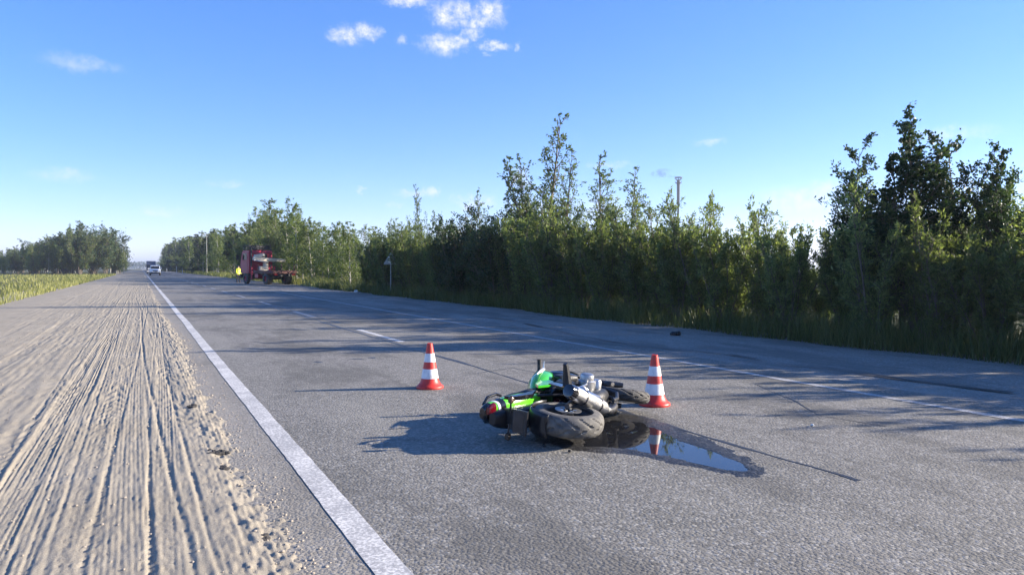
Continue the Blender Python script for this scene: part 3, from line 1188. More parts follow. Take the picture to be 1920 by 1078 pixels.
plant_px('alder0', 'alder_tree', 1712, 14.6, 250, 'tall dark alder at the right end of the thicket', 'tree', wide=1.35)
plant_px('alder1', 'alder_tree', 1598, 14.8, 288, 'shorter dark alder leaning against the tall dark alder', 'tree', wide=1.0)
plant_px('alder1', 'alder_tree', 1790, 15.2, 275, 'dark alder right of the tall dark alder', 'tree', wide=1.0)
plant_px('alder0', 'alder_tree', 1870, 15.5, 300, 'dark alder at the right edge of the picture', 'tree', wide=1.0)

# middle wood between the thicket and the truck
y = 47.0
while y < 118:
    for x0, mul in ((14.6, 1.0), (18.0, .78), (22.5, .62)):
        x = x0 + PR.uniform(-1.2, 1.2)
        yy = y + PR.uniform(-1.2, 1.2)
        h = sil_h(x, yy) * PR.uniform(.82, 1.05) * mul
        u = u_of(x, yy)
        k = PR.random()
        if k < .62:
            plant('birch%d' % PR.randrange(3), 'birch_tree', x, yy, h, 'leafy young birch with pale trunk in the wood behind the truck', 'tree', 'young birches in the wood behind the truck', PR.uniform(1.2, 1.5))
        else:
            plant('bush%d' % PR.randrange(4), 'willow_tree', x, yy, h * .92, 'bushy green willow among the birches behind the truck', 'tree', 'willows among the birches behind the truck', 1.0)
    y += 2.7
for u, x, vt, key, lab, wd in ((499, 15.5, 378, 'birch0', 'tallest pointed birch behind the red truck', 1.25), (548, 15.8, 382, 'birch1', 'tall pointed birch right of the truck cab', 1.25),
                               (476, 16.5, 394, 'birch2', 'narrow tall birch left of the tallest birch', 1.1), (523, 16, 398, 'birch0', 'birch between the two tall pointed birches behind the truck', 1.3)):
    plant_px(key, 'birch_tree', u, x, vt, lab, 'tree', wide=wd)
for k, (u, x, vt) in enumerate(((567, 13.9, 418), (577, 14.2, 424), (588, 14.4, 420), (606, 14.2, 424), (626, 13.8, 420), (642, 13.9, 424))):
    plant_px('birch%d' % PR.randrange(3), 'birch_tree', u, x, vt, 'sunlit pale-trunked birch right of the truck, %s from the truck' % ORD[k], 'tree', 'sunlit birches right of the truck', 1.25)

# far forest along the road
y = 118.0
while y < 620:
    for x0, mul in ((15.5, 1), (21.0, .9), (28.0, .75)):
        if x0 > 25 and PR.random() < .4:
            continue
        x = x0 + PR.uniform(-1.8, 1.8)
        yy = y + PR.uniform(-2, 2)
        h = min(16, max(5, sil_h(x, yy) * PR.uniform(.82, 1.04) * mul))
        k = PR.random()
        if k < .3:
            plant('spruce%d' % PR.randrange(2), 'spruce_tree', x, yy, h, 'distant dark spruce in the forest along the road', 'tree', 'distant spruces along the road', 1.3)
        elif k < .5:
            plant('pine0', 'pine_tree', x, yy, h, 'distant pine in the forest along the road', 'tree', 'distant pines along the road', 1.2)
        else:
            plant('birch%d' % PR.randrange(3), 'birch_tree', x, yy, h, 'distant birch in the forest along the road', 'tree', 'distant birches along the road', 1.4)
    y += 6 + (y - 118) * .012

# wood beyond the field left of the road
for k in range(70):
    u = PR.uniform(-60, 236)
    Z = PR.uniform(190, 260)
    t_ = (u - UC) / FPX
    p = FW * Z + RT * (t_ * Z)
    vt = 500 - 78 * min(1, max(.25, 1 - abs(u - 170) / 260)) * PR.uniform(.8, 1.05)
    h = CAMH + (VH - vt) / FPX * Z
    if u > 215:
        h *= .6
    plant(PR.choice(['birch0', 'birch1', 'bush0', 'bush2', 'dark0', 'birch2', 'alder0', 'alder1']), 'field_tree', p.x, p.y, h, 'leafy tree in the wood across the field left of the road', 'tree', 'trees across the field', 1.25)

# far treeline closing the horizon
def treeline(name, pts, h, n, label, seed):
    r = np.random.default_rng(seed)
    P = np.array(pts)
    d = np.concatenate([[0], np.cumsum(np.hypot(*np.diff(P, axis=0).T))])
    s = r.uniform(0, d[-1], n)
    hh = h * (.55 + .6 * fbm(s / 14, s * 0, 3, seed))
    x = np.interp(s, d, P[:, 0]) + r.normal(0, 9, n)
    y = np.interp(s, d, P[:, 1]) + r.normal(0, 9, n)
    z = hh * r.random(n) ** .7
    V, F = quads_from_leaves(np.stack([x, y, z], 1), np.stack([r.normal(0, .7, n), r.normal(0, .7, n), r.uniform(.2, 1.2, n)], 1), 3.4, .7, r)
    tag(mesh_obj(name, np_mesh(name, V, F), M['needle']), label, kind='stuff')


treeline('distant_forest', [(-900, 1300), (-200, 1700), (60, 1900), (500, 1700)], 15, 26000, 'thin dark line of distant forest on the horizon', 17)


# grass
def grass(name, n, fx, fy, hmin, hmax, w, mat, label, seed, lean=.35, zf=None):
    r = np.random.default_rng(seed)
    y = fy(r, n)
    x = fx(r, n, y)
    clump = fbm(x * 1.2, y * 1.2, 3, seed)
    keep = r.random(n) < np.clip(clump * 2.2 - .25, .15, 1)
    x, y, clump = x[keep], y[keep], clump[keep]
    n = len(x)
    h = (hmin + (hmax - hmin) * r.random(n) ** 1.4) * (.55 + .9 * clump)
    a = r.uniform(0, 6.28, n)
    la = r.normal(0, lean, (n, 2)) * h[:, None]
    z0 = np.full(n, -.07) if zf is None else zf(x, y)
    ww = w * (1 + y.clip(0) * .018)
    dx, dy = np.cos(a) * ww / 2, np.sin(a) * ww / 2
    b0 = np.stack([x - dx, y - dy, z0], 1)
    b1 = np.stack([x + dx, y + dy, z0], 1)
    m0 = np.stack([x - dx * .7 + la[:, 0] * .35, y - dy * .7 + la[:, 1] * .35, z0 + h * .58], 1)
    m1 = np.stack([x + dx * .7 + la[:, 0] * .35, y + dy * .7 + la[:, 1] * .35, z0 + h * .58], 1)
    tp = np.stack([x + la[:, 0], y + la[:, 1], z0 + h * (1 - .2 * np.hypot(la[:, 0], la[:, 1]) / h)], 1)
    V = np.stack([b0, b1, m1, m0, tp], 1).reshape(-1, 3)
    i = np.arange(n)[:, None] * 5
    F = np.concatenate([np.concatenate([i, i + 1, i + 2], 1), np.concatenate([i, i + 2, i + 3], 1), np.concatenate([i + 3, i + 2, i + 4], 1)])
    o = mesh_obj(name, np_mesh(name, V, F), mat)
    return tag(o, label, kind='stuff')


def verge_x(r, n, y):
    e = 12.35 + .5 * (fbm(y * .4, y * 0, 3, 301) - .5) * 2
    return e + (15.5 - e) * r.random(n) ** 1.35


grass('verge_grass', 60000, verge_x, lambda r, n: -6 + 66 * r.random(n) ** 1.5, .25, .85, .014, M['grass'], 'tall rank grass on the verge in front of the thicket', 311)
grass('verge_grass', 26000, lambda r, n, y: 12.6 + 4.5 * r.random(n), lambda r, n: 55 + 250 * r.random(n) ** 1.8, .4, 1.0, .02, M['dry_sun_tinted_grass'], 'yellow-green grass along the wood by the truck', 312)
grass('field_grass', 30000, lambda r, n, y: -5.2 - 60 * r.random(n) ** 2.2, lambda r, n: 4 + 190 * r.random(n) ** 1.6, .15, .55, .02, M['dry_sun_tinted_grass'], 'dry meadow grass beyond the sand left of the road', 313)

# ------------------------------------------------------------------ cones
def make_cone(H):
    root = empty('traffic_cone')
    r0, r1 = .105, .034
    fl = [(.168, 0), (.172, .012), (.168, .028), (.150, .040), (.130, .062), (.115, .090), (r0, .13)]
    k = H / .55
    body = [(r, h * k) for r, h in fl]
    n = 8
    for i in range(1, n + 1):
        f = i / n
        body.append((r0 + (r1 - r0) * f, (.13 + (.55 - .13) * f) * k))
    body += [(r1 * .8, .553 * k), (r1 * .62, .55 * k), (r1 * .6, .50 * k)]
    MB().lathe(body, seg=40).build('cone_body', M['cone'], root, angle=50)

    def rad(z):
        f = (z / k - .13) / (.55 - .13)
        if f >= 0:
            return r0 + (r1 - r0) * f
        return float(np.interp(z / k, [h for _, h in fl], [r for r, _ in fl]))
    for a, b in ((.59, .78), (.225, .435)):
        zs = np.linspace(a * H, b * H, 7)
        prof = [(rad(z) + .0022, z) for z in zs]
        MB().lathe([(rad(zs[0]) - .002, zs[0])] + prof + [(rad(zs[-1]) - .002, zs[-1])], seg=40).build('reflective_band', M['band'], root, angle=60)
    return root


cone = make_cone(.56)
p = at(806, 727)
cone.location = (p.x, p.y, .0)
tag(cone, 'red and white traffic cone standing alone behind the fallen motorcycle', 'traffic cone', 'traffic cones around the motorcycle')
c2 = copy_tree(cone)
p = at(1227, 759)
c2.location = (p.x, p.y, .0)
c2.rotation_euler.z = 1.0
c2.scale = (1.0, 1.0, .985)
tag(c2, 'red and white traffic cone between the motorcycle front wheel and the puddle', 'traffic cone', 'traffic cones around the motorcycle')


# ------------------------------------------------------------------ motorcycle (x forward, y left, z up, rear axle at x=0 z=.31)
def tyre(mb, c, Ro, w, rim, seg=112, deep=.012):
    prof = []
    n = 22
    for i in range(n + 1):
        a = math.pi * i / n - math.pi / 2
        yy = math.sin(a) * w / 2
        rr = rim + (Ro - rim) * (abs(math.cos(a)) ** .55)
        prof.append((rr, yy))
    prof = [(rim - .012, -w * .38)] + prof + [(rim - .012, w * .38)]

    def mod(r, h, j, k, a):
        f = abs(h) / (w / 2)
        if .12 < f < .9 and r > rim + .02:
            q = (k + (f * 9 if h > 0 else f * 9 + 4)) % 8
            if q < 1.6:
                return r - deep
        return r
    mb.lathe(prof, c, 'y', seg, closed=True, mod=mod)


def wheel(parent, name, c, Ro, w, rimr, disc_r, steer=None, spro=False, tyre_mat='tread', lab=None):
    x, z = c
    root_m = MB()
    b = w * .40
    root_m.lathe([(rimr - .004, -b), (rimr + .010, -b), (rimr + .012, -b + .012), (rimr - .018, -b * .5), (rimr - .018, b * .5), (rimr + .012, b - .012), (rimr + .010, b), (rimr - .004, b),
                  (rimr - .030, b * .5), (rimr - .030, -b * .5)], (x, 0, z), 'y', 48, closed=True)
    root_m.lathe([(.052, -.055), (.052, .055), (.02, .06), (.02, -.06)], (x, 0, z), 'y', 24, closed=True)
    for k in range(5):
        a = 2 * math.pi * k / 5 + .3
        for da in (-.13, .13):
            p0 = (x + .045 * math.cos(a), 0, z + .045 * math.sin(a))
            p1 = (x + (rimr - .02) * math.cos(a + da), 0, z + (rimr - .02) * math.sin(a + da))
            root_m.tube([p0, p1], [.018, .012], 6)
    wo = root_m.build(name, M['dark_metal'], parent)
    tm = MB()
    tyre(tm, (x, 0, z), Ro, w, rimr + .006)
    ty = tm.build('tyre', M[tyre_mat], wo, angle=30)
    if lab:
        ty['label'] = lab
    for s in ((-1,) if spro else (-1, 1)):
        yy = s * w * .47
        d = MB().lathe([(disc_r * .62, yy), (disc_r, yy), (disc_r, yy + s * .005), (disc_r * .62, yy + s * .005)], (x, 0, z), 'y', 40, closed=True)
        for k in range(6):
            a = k * math.pi / 3
            d.tube([(x + .04 * math.cos(a), yy, z + .04 * math.sin(a)), (x + disc_r * .66 * math.cos(a), yy, z + disc_r * .66 * math.sin(a))], .008, 5)
        d.build('brake_disc', M['steel'], wo)
    if spro:
        MB().lathe([(.04, .085), (.105, .085), (.105, .092), (.04, .092)], (x, 0, z), 'y', 36, closed=True, mod=lambda r, h, j, k, a: r + (.006 if (k % 2 and r > .1) else 0)).build('sprocket', M['steel'], wo)
    return wo


def make_bike():
    b = empty('motorcycle')
    tag(b, 'green and black motorcycle lying on its side on the road', 'motorcycle')
    wheel(b, 'rear_wheel', (0, .31), .318, .185, .215, .115, spro=True, lab='wide scuffed rear tyre facing the camera')
    fw = wheel(b, 'front_wheel', (1.40, .30), .30, .125, .215, .155, tyre_mat='rubber')
    # turn the steering a little about the head axis
    axis = Vector((1.40 - 1.13, 0, .30 - .95)).normalized()
    head = Vector((1.13, 0, .95))
    steer = Matrix.Translation(head) @ Matrix.Rotation(R(-14), 4, axis) @ Matrix.Translation(-head)
    steered = [fw]

    def up(o):
        steered.append(o)
        return o
    # swingarm, shock, chain
    m = MB()
    for s in (-1, 1):
        m.tube([(-.04, s * .125, .31), (.25, s * .125, .35), (.56, s * .10, .41)], [.024, .032, .034], 8)
    m.box((.10, .2, .06), (.50, 0, .40), bevel=.01)
    m.build('swingarm', M['dark_metal'], b)
    m = MB()
    m.tube([(.42, 0, .42), (.56, 0, .70)], .022, 8)
    pts = [(.42 + .14 * i / 40 * 1.0 + .034 * math.cos(i * .9) * 0, 0, .42 + .28 * i / 40) for i in range(41)]
    sp = [(.43 + .12 * i / 60 + .036 * math.cos(i * .75) * .9, .036 * math.sin(i * .75), .45 + .22 * i / 60) for i in range(61)]
    m.tube(sp, .006, 5)
    m.build('shock_absorber', M['red_lens'], b)
    m = MB()
    m.tube([(0, .09, .415), (.30, .09, .435), (.60, .09, .45)], .008, 5)
    m.tube([(0, .09, .205), (.30, .09, .28), (.60, .09, .38)], .008, 5)
    m.build('chain', M['dark_metal'], b)
    # frame
    m = MB()
    for s in (-1, 1):
        m.tube([(1.10, s * .05, .93), (.92, s * .12, .80), (.68, s * .135, .66), (.55, s * .12, .40)], [.03, .032, .034, .03], 8)
        m.tube([(.62, s * .10, .72), (.2, s * .09, .80), (-.22, s * .06, .88)], .014, 6)
        m.tube([(.56, s * .10, .52), (.22, s * .09, .79)], .012, 6)
        m.tube([(1.08, s * .05, .88), (1.02, s * .10, .62), (.98, s * .10, .42)], .016, 6)
    m.tube([(1.14, 0, .99), (1.10, 0, .86)], .035, 10)
    m.build('frame', M['dark_metal'], b)
    # engine
    e = MB()
    e.loft([(.50, .40, .08, 0, .11), (.56, .40, .13, 0, .14), (.74, .38, .14, 0, .15), (.92, .37, .11, 0, .14), (.98, .37, .07, 0, .11)], 18, 3.5)
    eng = e.build('engine', M['engine'], b)
    m = MB()
    for k in range(7):
        f = k / 6
        m.box((.20, .34 - .01 * (k % 2), .013), (.84 + .09 * f, 0, .50 + .16 * f), (0, R(28), 0), .003)
    m.box((.17, .31, .20), (.885, 0, .575), (0, R(28), 0), .015)
    m.build('cylinder_block', M['engine'], eng)
    MB().box((.20, .36, .10), (.95, 0, .70), (0, R(28), 0), .03, 2).build('cylinder_head', M['engine'], eng)
    # right hand covers (silver), they look up when the bike lies
    m = MB().lathe([(.0, -.285), (.045, -.29), (.062, -.28), (.068, -.26), (.068, -.23), (.08, -.22), (.08, -.13)], (.74, 0, .44), 'y', 28)
    m.build('clutch_cover', M['alu'], eng)
    m = MB().lathe([(.0, -.225), (.035, -.225), (.046, -.21), (.048, -.13)], (.86, 0, .38), 'y', 24)
    m.build('pickup_cover', M['alu'], eng)
    m = MB().lathe([(.0, .20), (.07, .20), (.09, .18), (.09, .12)], (.86, 0, .38), 'y', 24)
    m.build('generator_cover', M['engine'], eng)
    m = MB()
    m.tube([(.60, -.175, .60), (.72, -.205, .64), (.84, -.20, .60)], [.035, .05, .035], 12)
    m.build('starter_housing', M['engine'], eng)
    # intake / airbox
    MB().loft([(.50, .72, .05, 0, .09), (.6, .74, .08, 0, .12), (.80, .76, .08, 0, .12), (.9, .76, .05, 0, .10)], 14, 3).build('airbox', M['black_plastic'], b)
    # radiator
    m = MB()
    m.box((.035, .34, .26), (1.10, 0, .60), (0, R(18), 0), .006)
    for k in range(12):
        m.box((.042, .32, .004), (1.10 + .003 * 0 + (k - 5.5) * .0064, 0, .60 + (k - 5.5) * .02), (0, R(18), 0))
    m.build('radiator', M['dark_metal'], b)
    # exhaust
    m = MB()
    for y in (-.12, -.04, .04, .12):
        m.tube([(1.02, y, .66), (1.10, y, .56), (1.10, y * .9, .38), (1.02, y * .8, .22), (.86, y * .5 - .02, .16), (.72, y * .3 - .05, .155)], .019, 8)
    m.tube([(.76, -.02, .155), (.66, -.01, .14), (.54, -.02, .137)], [.045, .042, .032], 10)
    m.build('exhaust_header', M['dark_metal'], b)
    m = MB()
    a0, a1 = Vector((.56, -.02, .135)), Vector((.02, -.245, .31))
    d = (a1 - a0)
    prof = [(0, .030), (.07, .034), (.16, .062), (.30, .068), (.52, .069), (.54, .072), (.56, .069), (.92, .067), (.97, .064)]
    m.tube([a0 + d * f for f, r_ in prof], [r_ for f, r_ in prof], 20)
    mf = m.build('muffler', M['steel'], b, angle=25)
    m = MB()
    m.tube([a0 + d * .95, a0 + d * 1.0, a0 + d * 1.06, a0 + d * 1.07], [.066, .066, .058, .04], 20)
    m.build('muffler_end_cap', M['gloss_black'], mf)
    for f in (.33, .72):
        MB().tube([a0 + d * (f - .012), a0 + d * (f + .012)], .0725, 20).build('muffler_strap', M['dark_metal'], mf)
    m = MB()
    m.tube([(.50, -.13, .21), (.44, -.17, .30), (.47, -.20, .37), (.54, -.19, .40), (.58, -.16, .37)], .020, 10)
    m.build('link_pipe', M['steel'], b)
    # pegs and brackets
    for s in (-1, 1):
        m = MB()
        m.prism([(.36, .48), (.47, .36), (.52, .46), (.46, .62), (.38, .60)], s * .17, s * .195)
        br = m.build('footpeg_bracket', M['black_plastic'], b)
        m = MB()
        e_ = .41 if s < 0 else .26
        m.tube([(.42, s * .18, .50), (.40, s * (e_ - .03), .53), (.39, s * e_, .535)], [.05, .028, .022], 8)
        m.build('footpeg', M['black_plastic'], br)
        m = MB()
        m.tube([(.46, s * .19, .42), (.60, s * .21, .39), (.64, s * .21, .40), (.64, s * .255, .40)], .010, 6)
        m.build('pedal', M['steel'], br)
        m = MB()
        m.prism([(.30, .52), (.42, .50), (.44, .64), (.34, .66)], s * .20, s * .212)
        m.build('heel_guard', M['gloss_black'], br)
    # tank, seat, tail
    m = MB()
    m.loft([(.50, .86, .035, 0, .10), (.56, .875, .08, 0, .155), (.68, .90, .13, 0, .20), (.82, .93, .14, 0, .225), (.94, .94, .12, 0, .205), (1.03, .93, .07, 0, .12), (1.07, .92, .03, 0, .08)], 24, 2.5)
    tk = m.build('fuel_tank', M['green2'], b, angle=60)
    for s in (-1, 1):
        m = MB()
        m.prism([(.34, .76), (.50, .70), (.66, .74), (.70, .84), (.56, .86), (.42, .83)], s * .15, s * .172)
        m.build('side_panel', M['green2'], b)
        m = MB()
        m.prism([(.52, .56), (.62, .50), (.72, .58), (.70, .70), (.56, .68)], s * .15, s * .20)
        m.build('frame_cover', M['black_plastic'], b)
        m = MB()
        m.box((.16, .05, .10), (.84, s * .19, .74), (0, R(15), 0), .015)
        m.build('coil_cover', M['black_plastic'], b)
    MB().lathe([(.045, 0), (.045, .012), (.03, .018), (.0, .018)], (.84, 0, 1.05), 'z', 24).build('filler_cap', M['dark_metal'], tk)
    for s in (-1, 1):
        m = MB()
        m.prism([(.60, .90), (.78, .955), (.93, .985), (.91, .955), (.78, .925)], s * .218, s * .232)
        m.build('tank_stripe', M['white_decal'], tk)
        m = MB()
        m.rings([[(.86, s * .17, .92), (.86, s * .19, .80), (.86, s * .165, .70)], [(1.0, s * .20, .93), (1.0, s * .215, .80), (1.0, s * .20, .64)], [(1.16, s * .19, .90), (1.18, s * .20, .78), (1.17, s * .18, .68)]], cap=False)
        o = m.build('radiator_shroud', M['gloss_black'], b)
        sm = o.modifiers.new('thickness', 'SOLIDIFY')
        sm.thickness = .008
    m = MB()
    m.loft([(.56, .83, .04, 0, .08), (.48, .835, .05, 0, .12), (.30, .82, .05, 0, .14), (.14, .84, .05, 0, .13), (.09, .875, .06, 0, .12), (-.08, .90, .05, 0, .105), (-.22, .93, .035, 0, .08), (-.28, .94, .015, 0, .05)], 18, 3)
    m.build('seat', M['vinyl'], b, angle=60)
    m = MB()
    m.loft([(.34, .76, .035, 0, .10), (.22, .78, .062, 0, .125), (.04, .815, .075, 0, .13), (-.14, .855, .078, 0, .12), (-.30, .895, .07, 0, .10), (-.40, .923, .055, 0, .084)], 22, 2.7)
    tl = m.build('tail_fairing', M['green'], b, angle=60)
    MB().loft([(-.401, .923, .055, 0, .084), (-.44, .936, .042, 0, .070), (-.485, .95, .022, 0, .045)], 22, 2.7).build('tail_cap', M['gloss_black'], tl)
    for s in (-1, 1):
        m = MB()
        m.prism([(.34, .775), (.10, .785), (-.14, .825), (-.22, .85), (-.12, .775), (.12, .715)], s * .10, s * .136)
        m.build('lower_trim', M['gloss_black'], tl)
        m = MB()
        m.tube([(-.04, s * .10, .955), (-.14, s * .125, .965), (-.30, s * .11, .985), (-.36, s * .05, .995)], .013, 8)
        m.build('grab_rail', M['gloss_black'], tl)
    MB().loft([(-.245, .881, .0755, 0, .1135), (-.30, .895, .0735, 0, .1035), (-.315, .899, .071, 0, .1005)], 22, 2.7).build('fairing_patch', M['gloss_black'], tl)
    MB().loft([(-.318, .8995, .0705, 0, .0995), (-.345, .907, .067, 0, .0945)], 22, 2.7).build('fairing_stripe', M['white_decal'], tl)
    MB().loft([(-.40, .875, .030, -.035, .062), (-.455, .885, .026, -.035, .050), (-.482, .895, .014, -.03, .03)], 16, 2.6).build('tail_light', M['red_lens'], b)
    # undertray, mudguard, plate hanger
    m = MB()
    m.loft([(.20, .68, .06, .04, .085), (.0, .70, .08, .045, .095), (-.20, .755, .075, .045, .095), (-.40, .825, .06, .04, .075), (-.47, .85, .03, .035, .05)], 16, 3.5)
    m.build('undertray', M['black_plastic'], b)
    m = MB()
    prof = []
    for k in range(10):
        a = R(62 + k * 12)
        prof.append([(.345 * math.cos(a), y_, .31 + .345 * math.sin(a) - abs(y_) * .25) for y_ in (-.10, -.06, 0, .06, .10)])
    ringsv = [[m.bm.verts.new(p_) for p_ in r_] for r_ in prof]
    for r0_, r1_ in zip(ringsv, ringsv[1:]):
        for k in range(4):
            m.bm.faces.new((r0_[k], r0_[k + 1], r1_[k + 1], r1_[k]))
    o = m.build('hugger', M['black_plastic'], b)
    o.modifiers.new('thickness', 'SOLIDIFY').thickness = .006
    m = MB()
    m.rings([[(-.30, y_, .82) for y_ in (-.05, .05)] + [(-.26, y_, .79) for y_ in (.05, -.05)],
             [(-.47, y_, .66) for y_ in (-.09, .09)] + [(-.43, y_, .63) for y_ in (.09, -.09)],
             [(-.55, y_, .50) for y_ in (-.105, .105)] + [(-.52, y_, .50) for y_ in (.105, -.105)]])
    pl = m.build('plate_hanger', M['black_plastic'], b, smooth=False)
    MB().box((.006, .17, .10), (-.545, 0, .57), (0, R(-27), 0), .002).build('plate_back', M['dark_metal'], pl)
    for s in (-1, 1):
        m = MB()
        m.tube([(-.43, s * .05, .70), (-.44, s * .13, .70)], .009, 6)
        st = m.build('indicator_stalk', M['black_plastic'], b)
        MB().loft([(-.41, .70, .02, s * .155, .03), (-.44, .70, .028, s * .16, .035), (-.475, .70, .018, s * .155, .025)], 12, 2.2).build('indicator_lens', M['smoke_lens'], st)
    # the tail is short
    for o in b.children_recursive:
        if o.name.split('.')[0] in ('seat', 'tail_fairing', 'tail_cap', 'fairing_patch', 'fairing_stripe', 'lower_trim', 'grab_rail', 'tail_light', 'undertray', 'plate_hanger', 'plate_back', 'indicator_stalk', 'indicator_lens'):
            for v in o.data.vertices:
                if v.co.x < 0:
                    v.co.x *= .76
    # front end
    for s in (-1, 1):
        m = MB()
        m.tube([(1.10, s * .105, 1.00), (1.24, s * .105, .67)], .026, 12)
        up(m.build('fork_tube', M['steel'], b))
        m = MB()
        m.tube([(1.235, s * .105, .68), (1.385, s * .105, .33), (1.40, s * .105, .28)], [.034, .03, .024], 12)
        up(m.build('fork_slider', M['dark_metal'], b))
        m = MB()
        m.box((.07, .05, .11), (1.30, s * .10, .40), (0, R(25), 0), .012)
        up(m.build('brake_caliper', M['dark_metal'], b))
    m = MB()
    m.box((.07, .27, .03), (1.105, 0, .995), (0, R(23), 0), .01)
    m.box((.08, .27, .04), (1.185, 0, .80), (0, R(23), 0), .01)
    up(m.build('fork_clamp', M['dark_metal'], b))
    m = MB()
    prof = []
    for k in range(9):
        a = R(40 + k * 14)
        prof.append([(1.40 + .325 * math.cos(a), y_, .30 + .325 * math.sin(a) - abs(y_) * .4) for y_ in (-.075, -.045, 0, .045, .075)])
    ringsv = [[m.bm.verts.new(p_) for p_ in r_] for r_ in prof]
    for r0_, r1_ in zip(ringsv, ringsv[1:]):
        for k in range(4):
            m.bm.faces.new((r0_[k], r0_[k + 1], r1_[k + 1], r1_[k]))
    o = up(m.build('front_mudguard', M['gloss_black'], b))
    o.modifiers.new('thickness', 'SOLIDIFY').thickness = .006
    hl = MB().loft([(1.16, .90, .07, 0, .10), (1.22, .89, .115, 0, .135), (1.30, .86, .11, 0, .12), (1.36, .83, .06, 0, .07)], 18, 2.6)
    hl = up(hl.build('headlight_cowl', M['gloss_black'], b, angle=60))
    MB().loft([(1.318, .845, .075, 0, .09), (1.366, .825, .045, 0, .055)], 16, 2.4).build('headlight_lens', M['clear_lens'], hl)
    m = MB()
    m.prism([(1.16, .98), (1.26, .99), (1.23, 1.08), (1.15, 1.12)], -.09, .09)
    up(m.build('fly_screen', M['gloss_black'], b))
    m = MB()
    m.box((.05, .15, .07), (1.12, 0, 1.05), (0, R(-35), 0), .012)
    up(m.build('dashboard', M['black_plastic'], b))
    # bars: the left one is bent under the bike
    m = MB()
    m.tube([(1.08, -.16, 1.09), (1.10, -.08, 1.07), (1.11, -.05, 1.05), (1.11, .05, 1.05), (1.10, .10, 1.07), (1.08, .16, 1.09)], .012, 8)
    m.tube([(1.08, -.14, 1.09), (1.05, -.25, 1.09)], .012, 8)
    hb = up(m.build('handlebar', M['black_plastic'], b))
    MB().tube([(1.082, -.145, 1.09), (1.048, -.27, 1.09), (1.046, -.28, 1.09)], [.022, .022, .025], 10).build('grip', M['rubber'], hb)
    MB().tube([(1.08, .10, 1.075), (1.06, .20, 1.09)], .018, 10).build('grip', M['rubber'], hb)
    m = MB()
    m.tube([(1.105, -.10, 1.085), (1.16, -.13, 1.085), (1.17, -.21, 1.085), (1.16, -.275, 1.08)], [.011, .009, .0075, .006], 6)
    m.build('brake_lever', M['steel'], hb)
    MB().box((.05, .05, .04), (1.12, -.14, 1.12), bevel=.01).build('brake_reservoir', M['black_plastic'], hb)
    for s, ln in ((1, .5),):
        m = MB()
        m.tube([(1.10, s * .12, 1.08), (1.13, s * .16, 1.16), (1.10, s * (.16 + .10 * ln), 1.22)], .007, 6)
        mo = m.build('mirror_stem', M['black_plastic'], hb)
        MB().loft([(1.075, 1.225, .035, s * (.17 + .12 * ln), .06), (1.10, 1.23, .04, s * (.17 + .12 * ln), .068), (1.125, 1.235, .02, s * (.17 + .12 * ln), .04)], 14, 2.4).build('mirror', M['gloss_black'], mo)
    for o in steered:
        o.data.transform(steer)
        for ch in o.children_recursive:
            ch.data.transform(steer)
    # cables
    for pts in ([(1.10, -.10, 1.06), (1.2, -.12, 1.0), (1.22, -.10, .8), (1.10, -.10, .70)], [(1.10, .10, 1.06), (1.18, .08, .98), (1.16, .05, .85), (.95, .05, .78)],
                [(.70, -.16, .55), (.55, -.18, .60), (.45, -.15, .66)]):
        MB().tube(pts, .007, 5).build('cable', M['black_plastic'], b)
    return b


bike = make_bike()
fc = (.45, .893)                      # forward: right / away, lying on its left side
f_ = RT * fc[0] + FW * fc[1]
u_ = -RT * fc[1] + FW * fc[0]
tilt = R(6)
up_ = u_ * math.cos(tilt) + Vector((0, 0, 1)) * math.sin(tilt)
rt_ = Vector((0, 0, 1)) * math.cos(tilt) - u_ * math.sin(tilt)
rotm = Matrix((f_, -rt_, up_)).transposed()
axle = FW * 6.40 + RT * ((1064 - UC) / FPX * 6.40) + Vector((0, 0, .195))
bike.rotation_euler = rotm.to_euler()
bike.location = axle - rotm @ Vector((0, 0, .31))


# debris
def shard(name, u, v, s, mat, label, cat, group=None, seed=0):
    p = at(u, v)
    r = random.Random(seed + int(u))
    mb = MB()
    mb.loft([(-s * .5, s * .25, s * .12, 0, s * .15), (-s * .2, s * .4, s * .35, 0, s * .4), (s * .2, s * .36, s * .33, s * .05, s * .42), (s * .5, s * .2, s * .15, 0, s * .2)], 9, 3)
    for w in mb.bm.verts:
        w.co += Vector((r.uniform(-1, 1), r.uniform(-1, 1), r.uniform(-.6, .6))) * s * .1
        w.co.z = max(w.co.z, 0)
    o = mb.build(name, mat, None, smooth=False)
    o.location = (p.x, p.y, float(shoulder_z(np.array([p.x]), np.array([p.y]))[0]) if p.x > 8.4 else .002)
    o.rotation_euler.z = r.uniform(0, 6)
    return tag(o, label, cat, group)


shard('debris_piece', 1262, 627, .13, M['shard'], 'left one of the two black debris pieces on the far shoulder', 'debris', 'black debris on the far shoulder')
shard('debris_piece', 1271, 627, .14, M['shard'], 'right one of the two black debris pieces on the far shoulder', 'debris', 'black debris on the far shoulder')
shard('litter', 1523, 799, .03, M['paper'], 'tiny white scrap lying on the asphalt right of the puddle', 'litter')
shard('stone', 1640, 642, .22, M['paper'], 'pale stone at the grass edge under the tall alder', 'stone')
shard('litter', 668, 548, .25, M['paper'], 'small white scrap on the far shoulder left of the sign', 'litter')
shard('debris_piece', 1020, 838, .035, M['shard'], 'small black plastic piece in front of the rear tyre', 'debris')
shard('debris_piece', 1068, 848, .03, M['shard'], 'tiny black plastic piece at the near edge of the wet patch', 'debris')


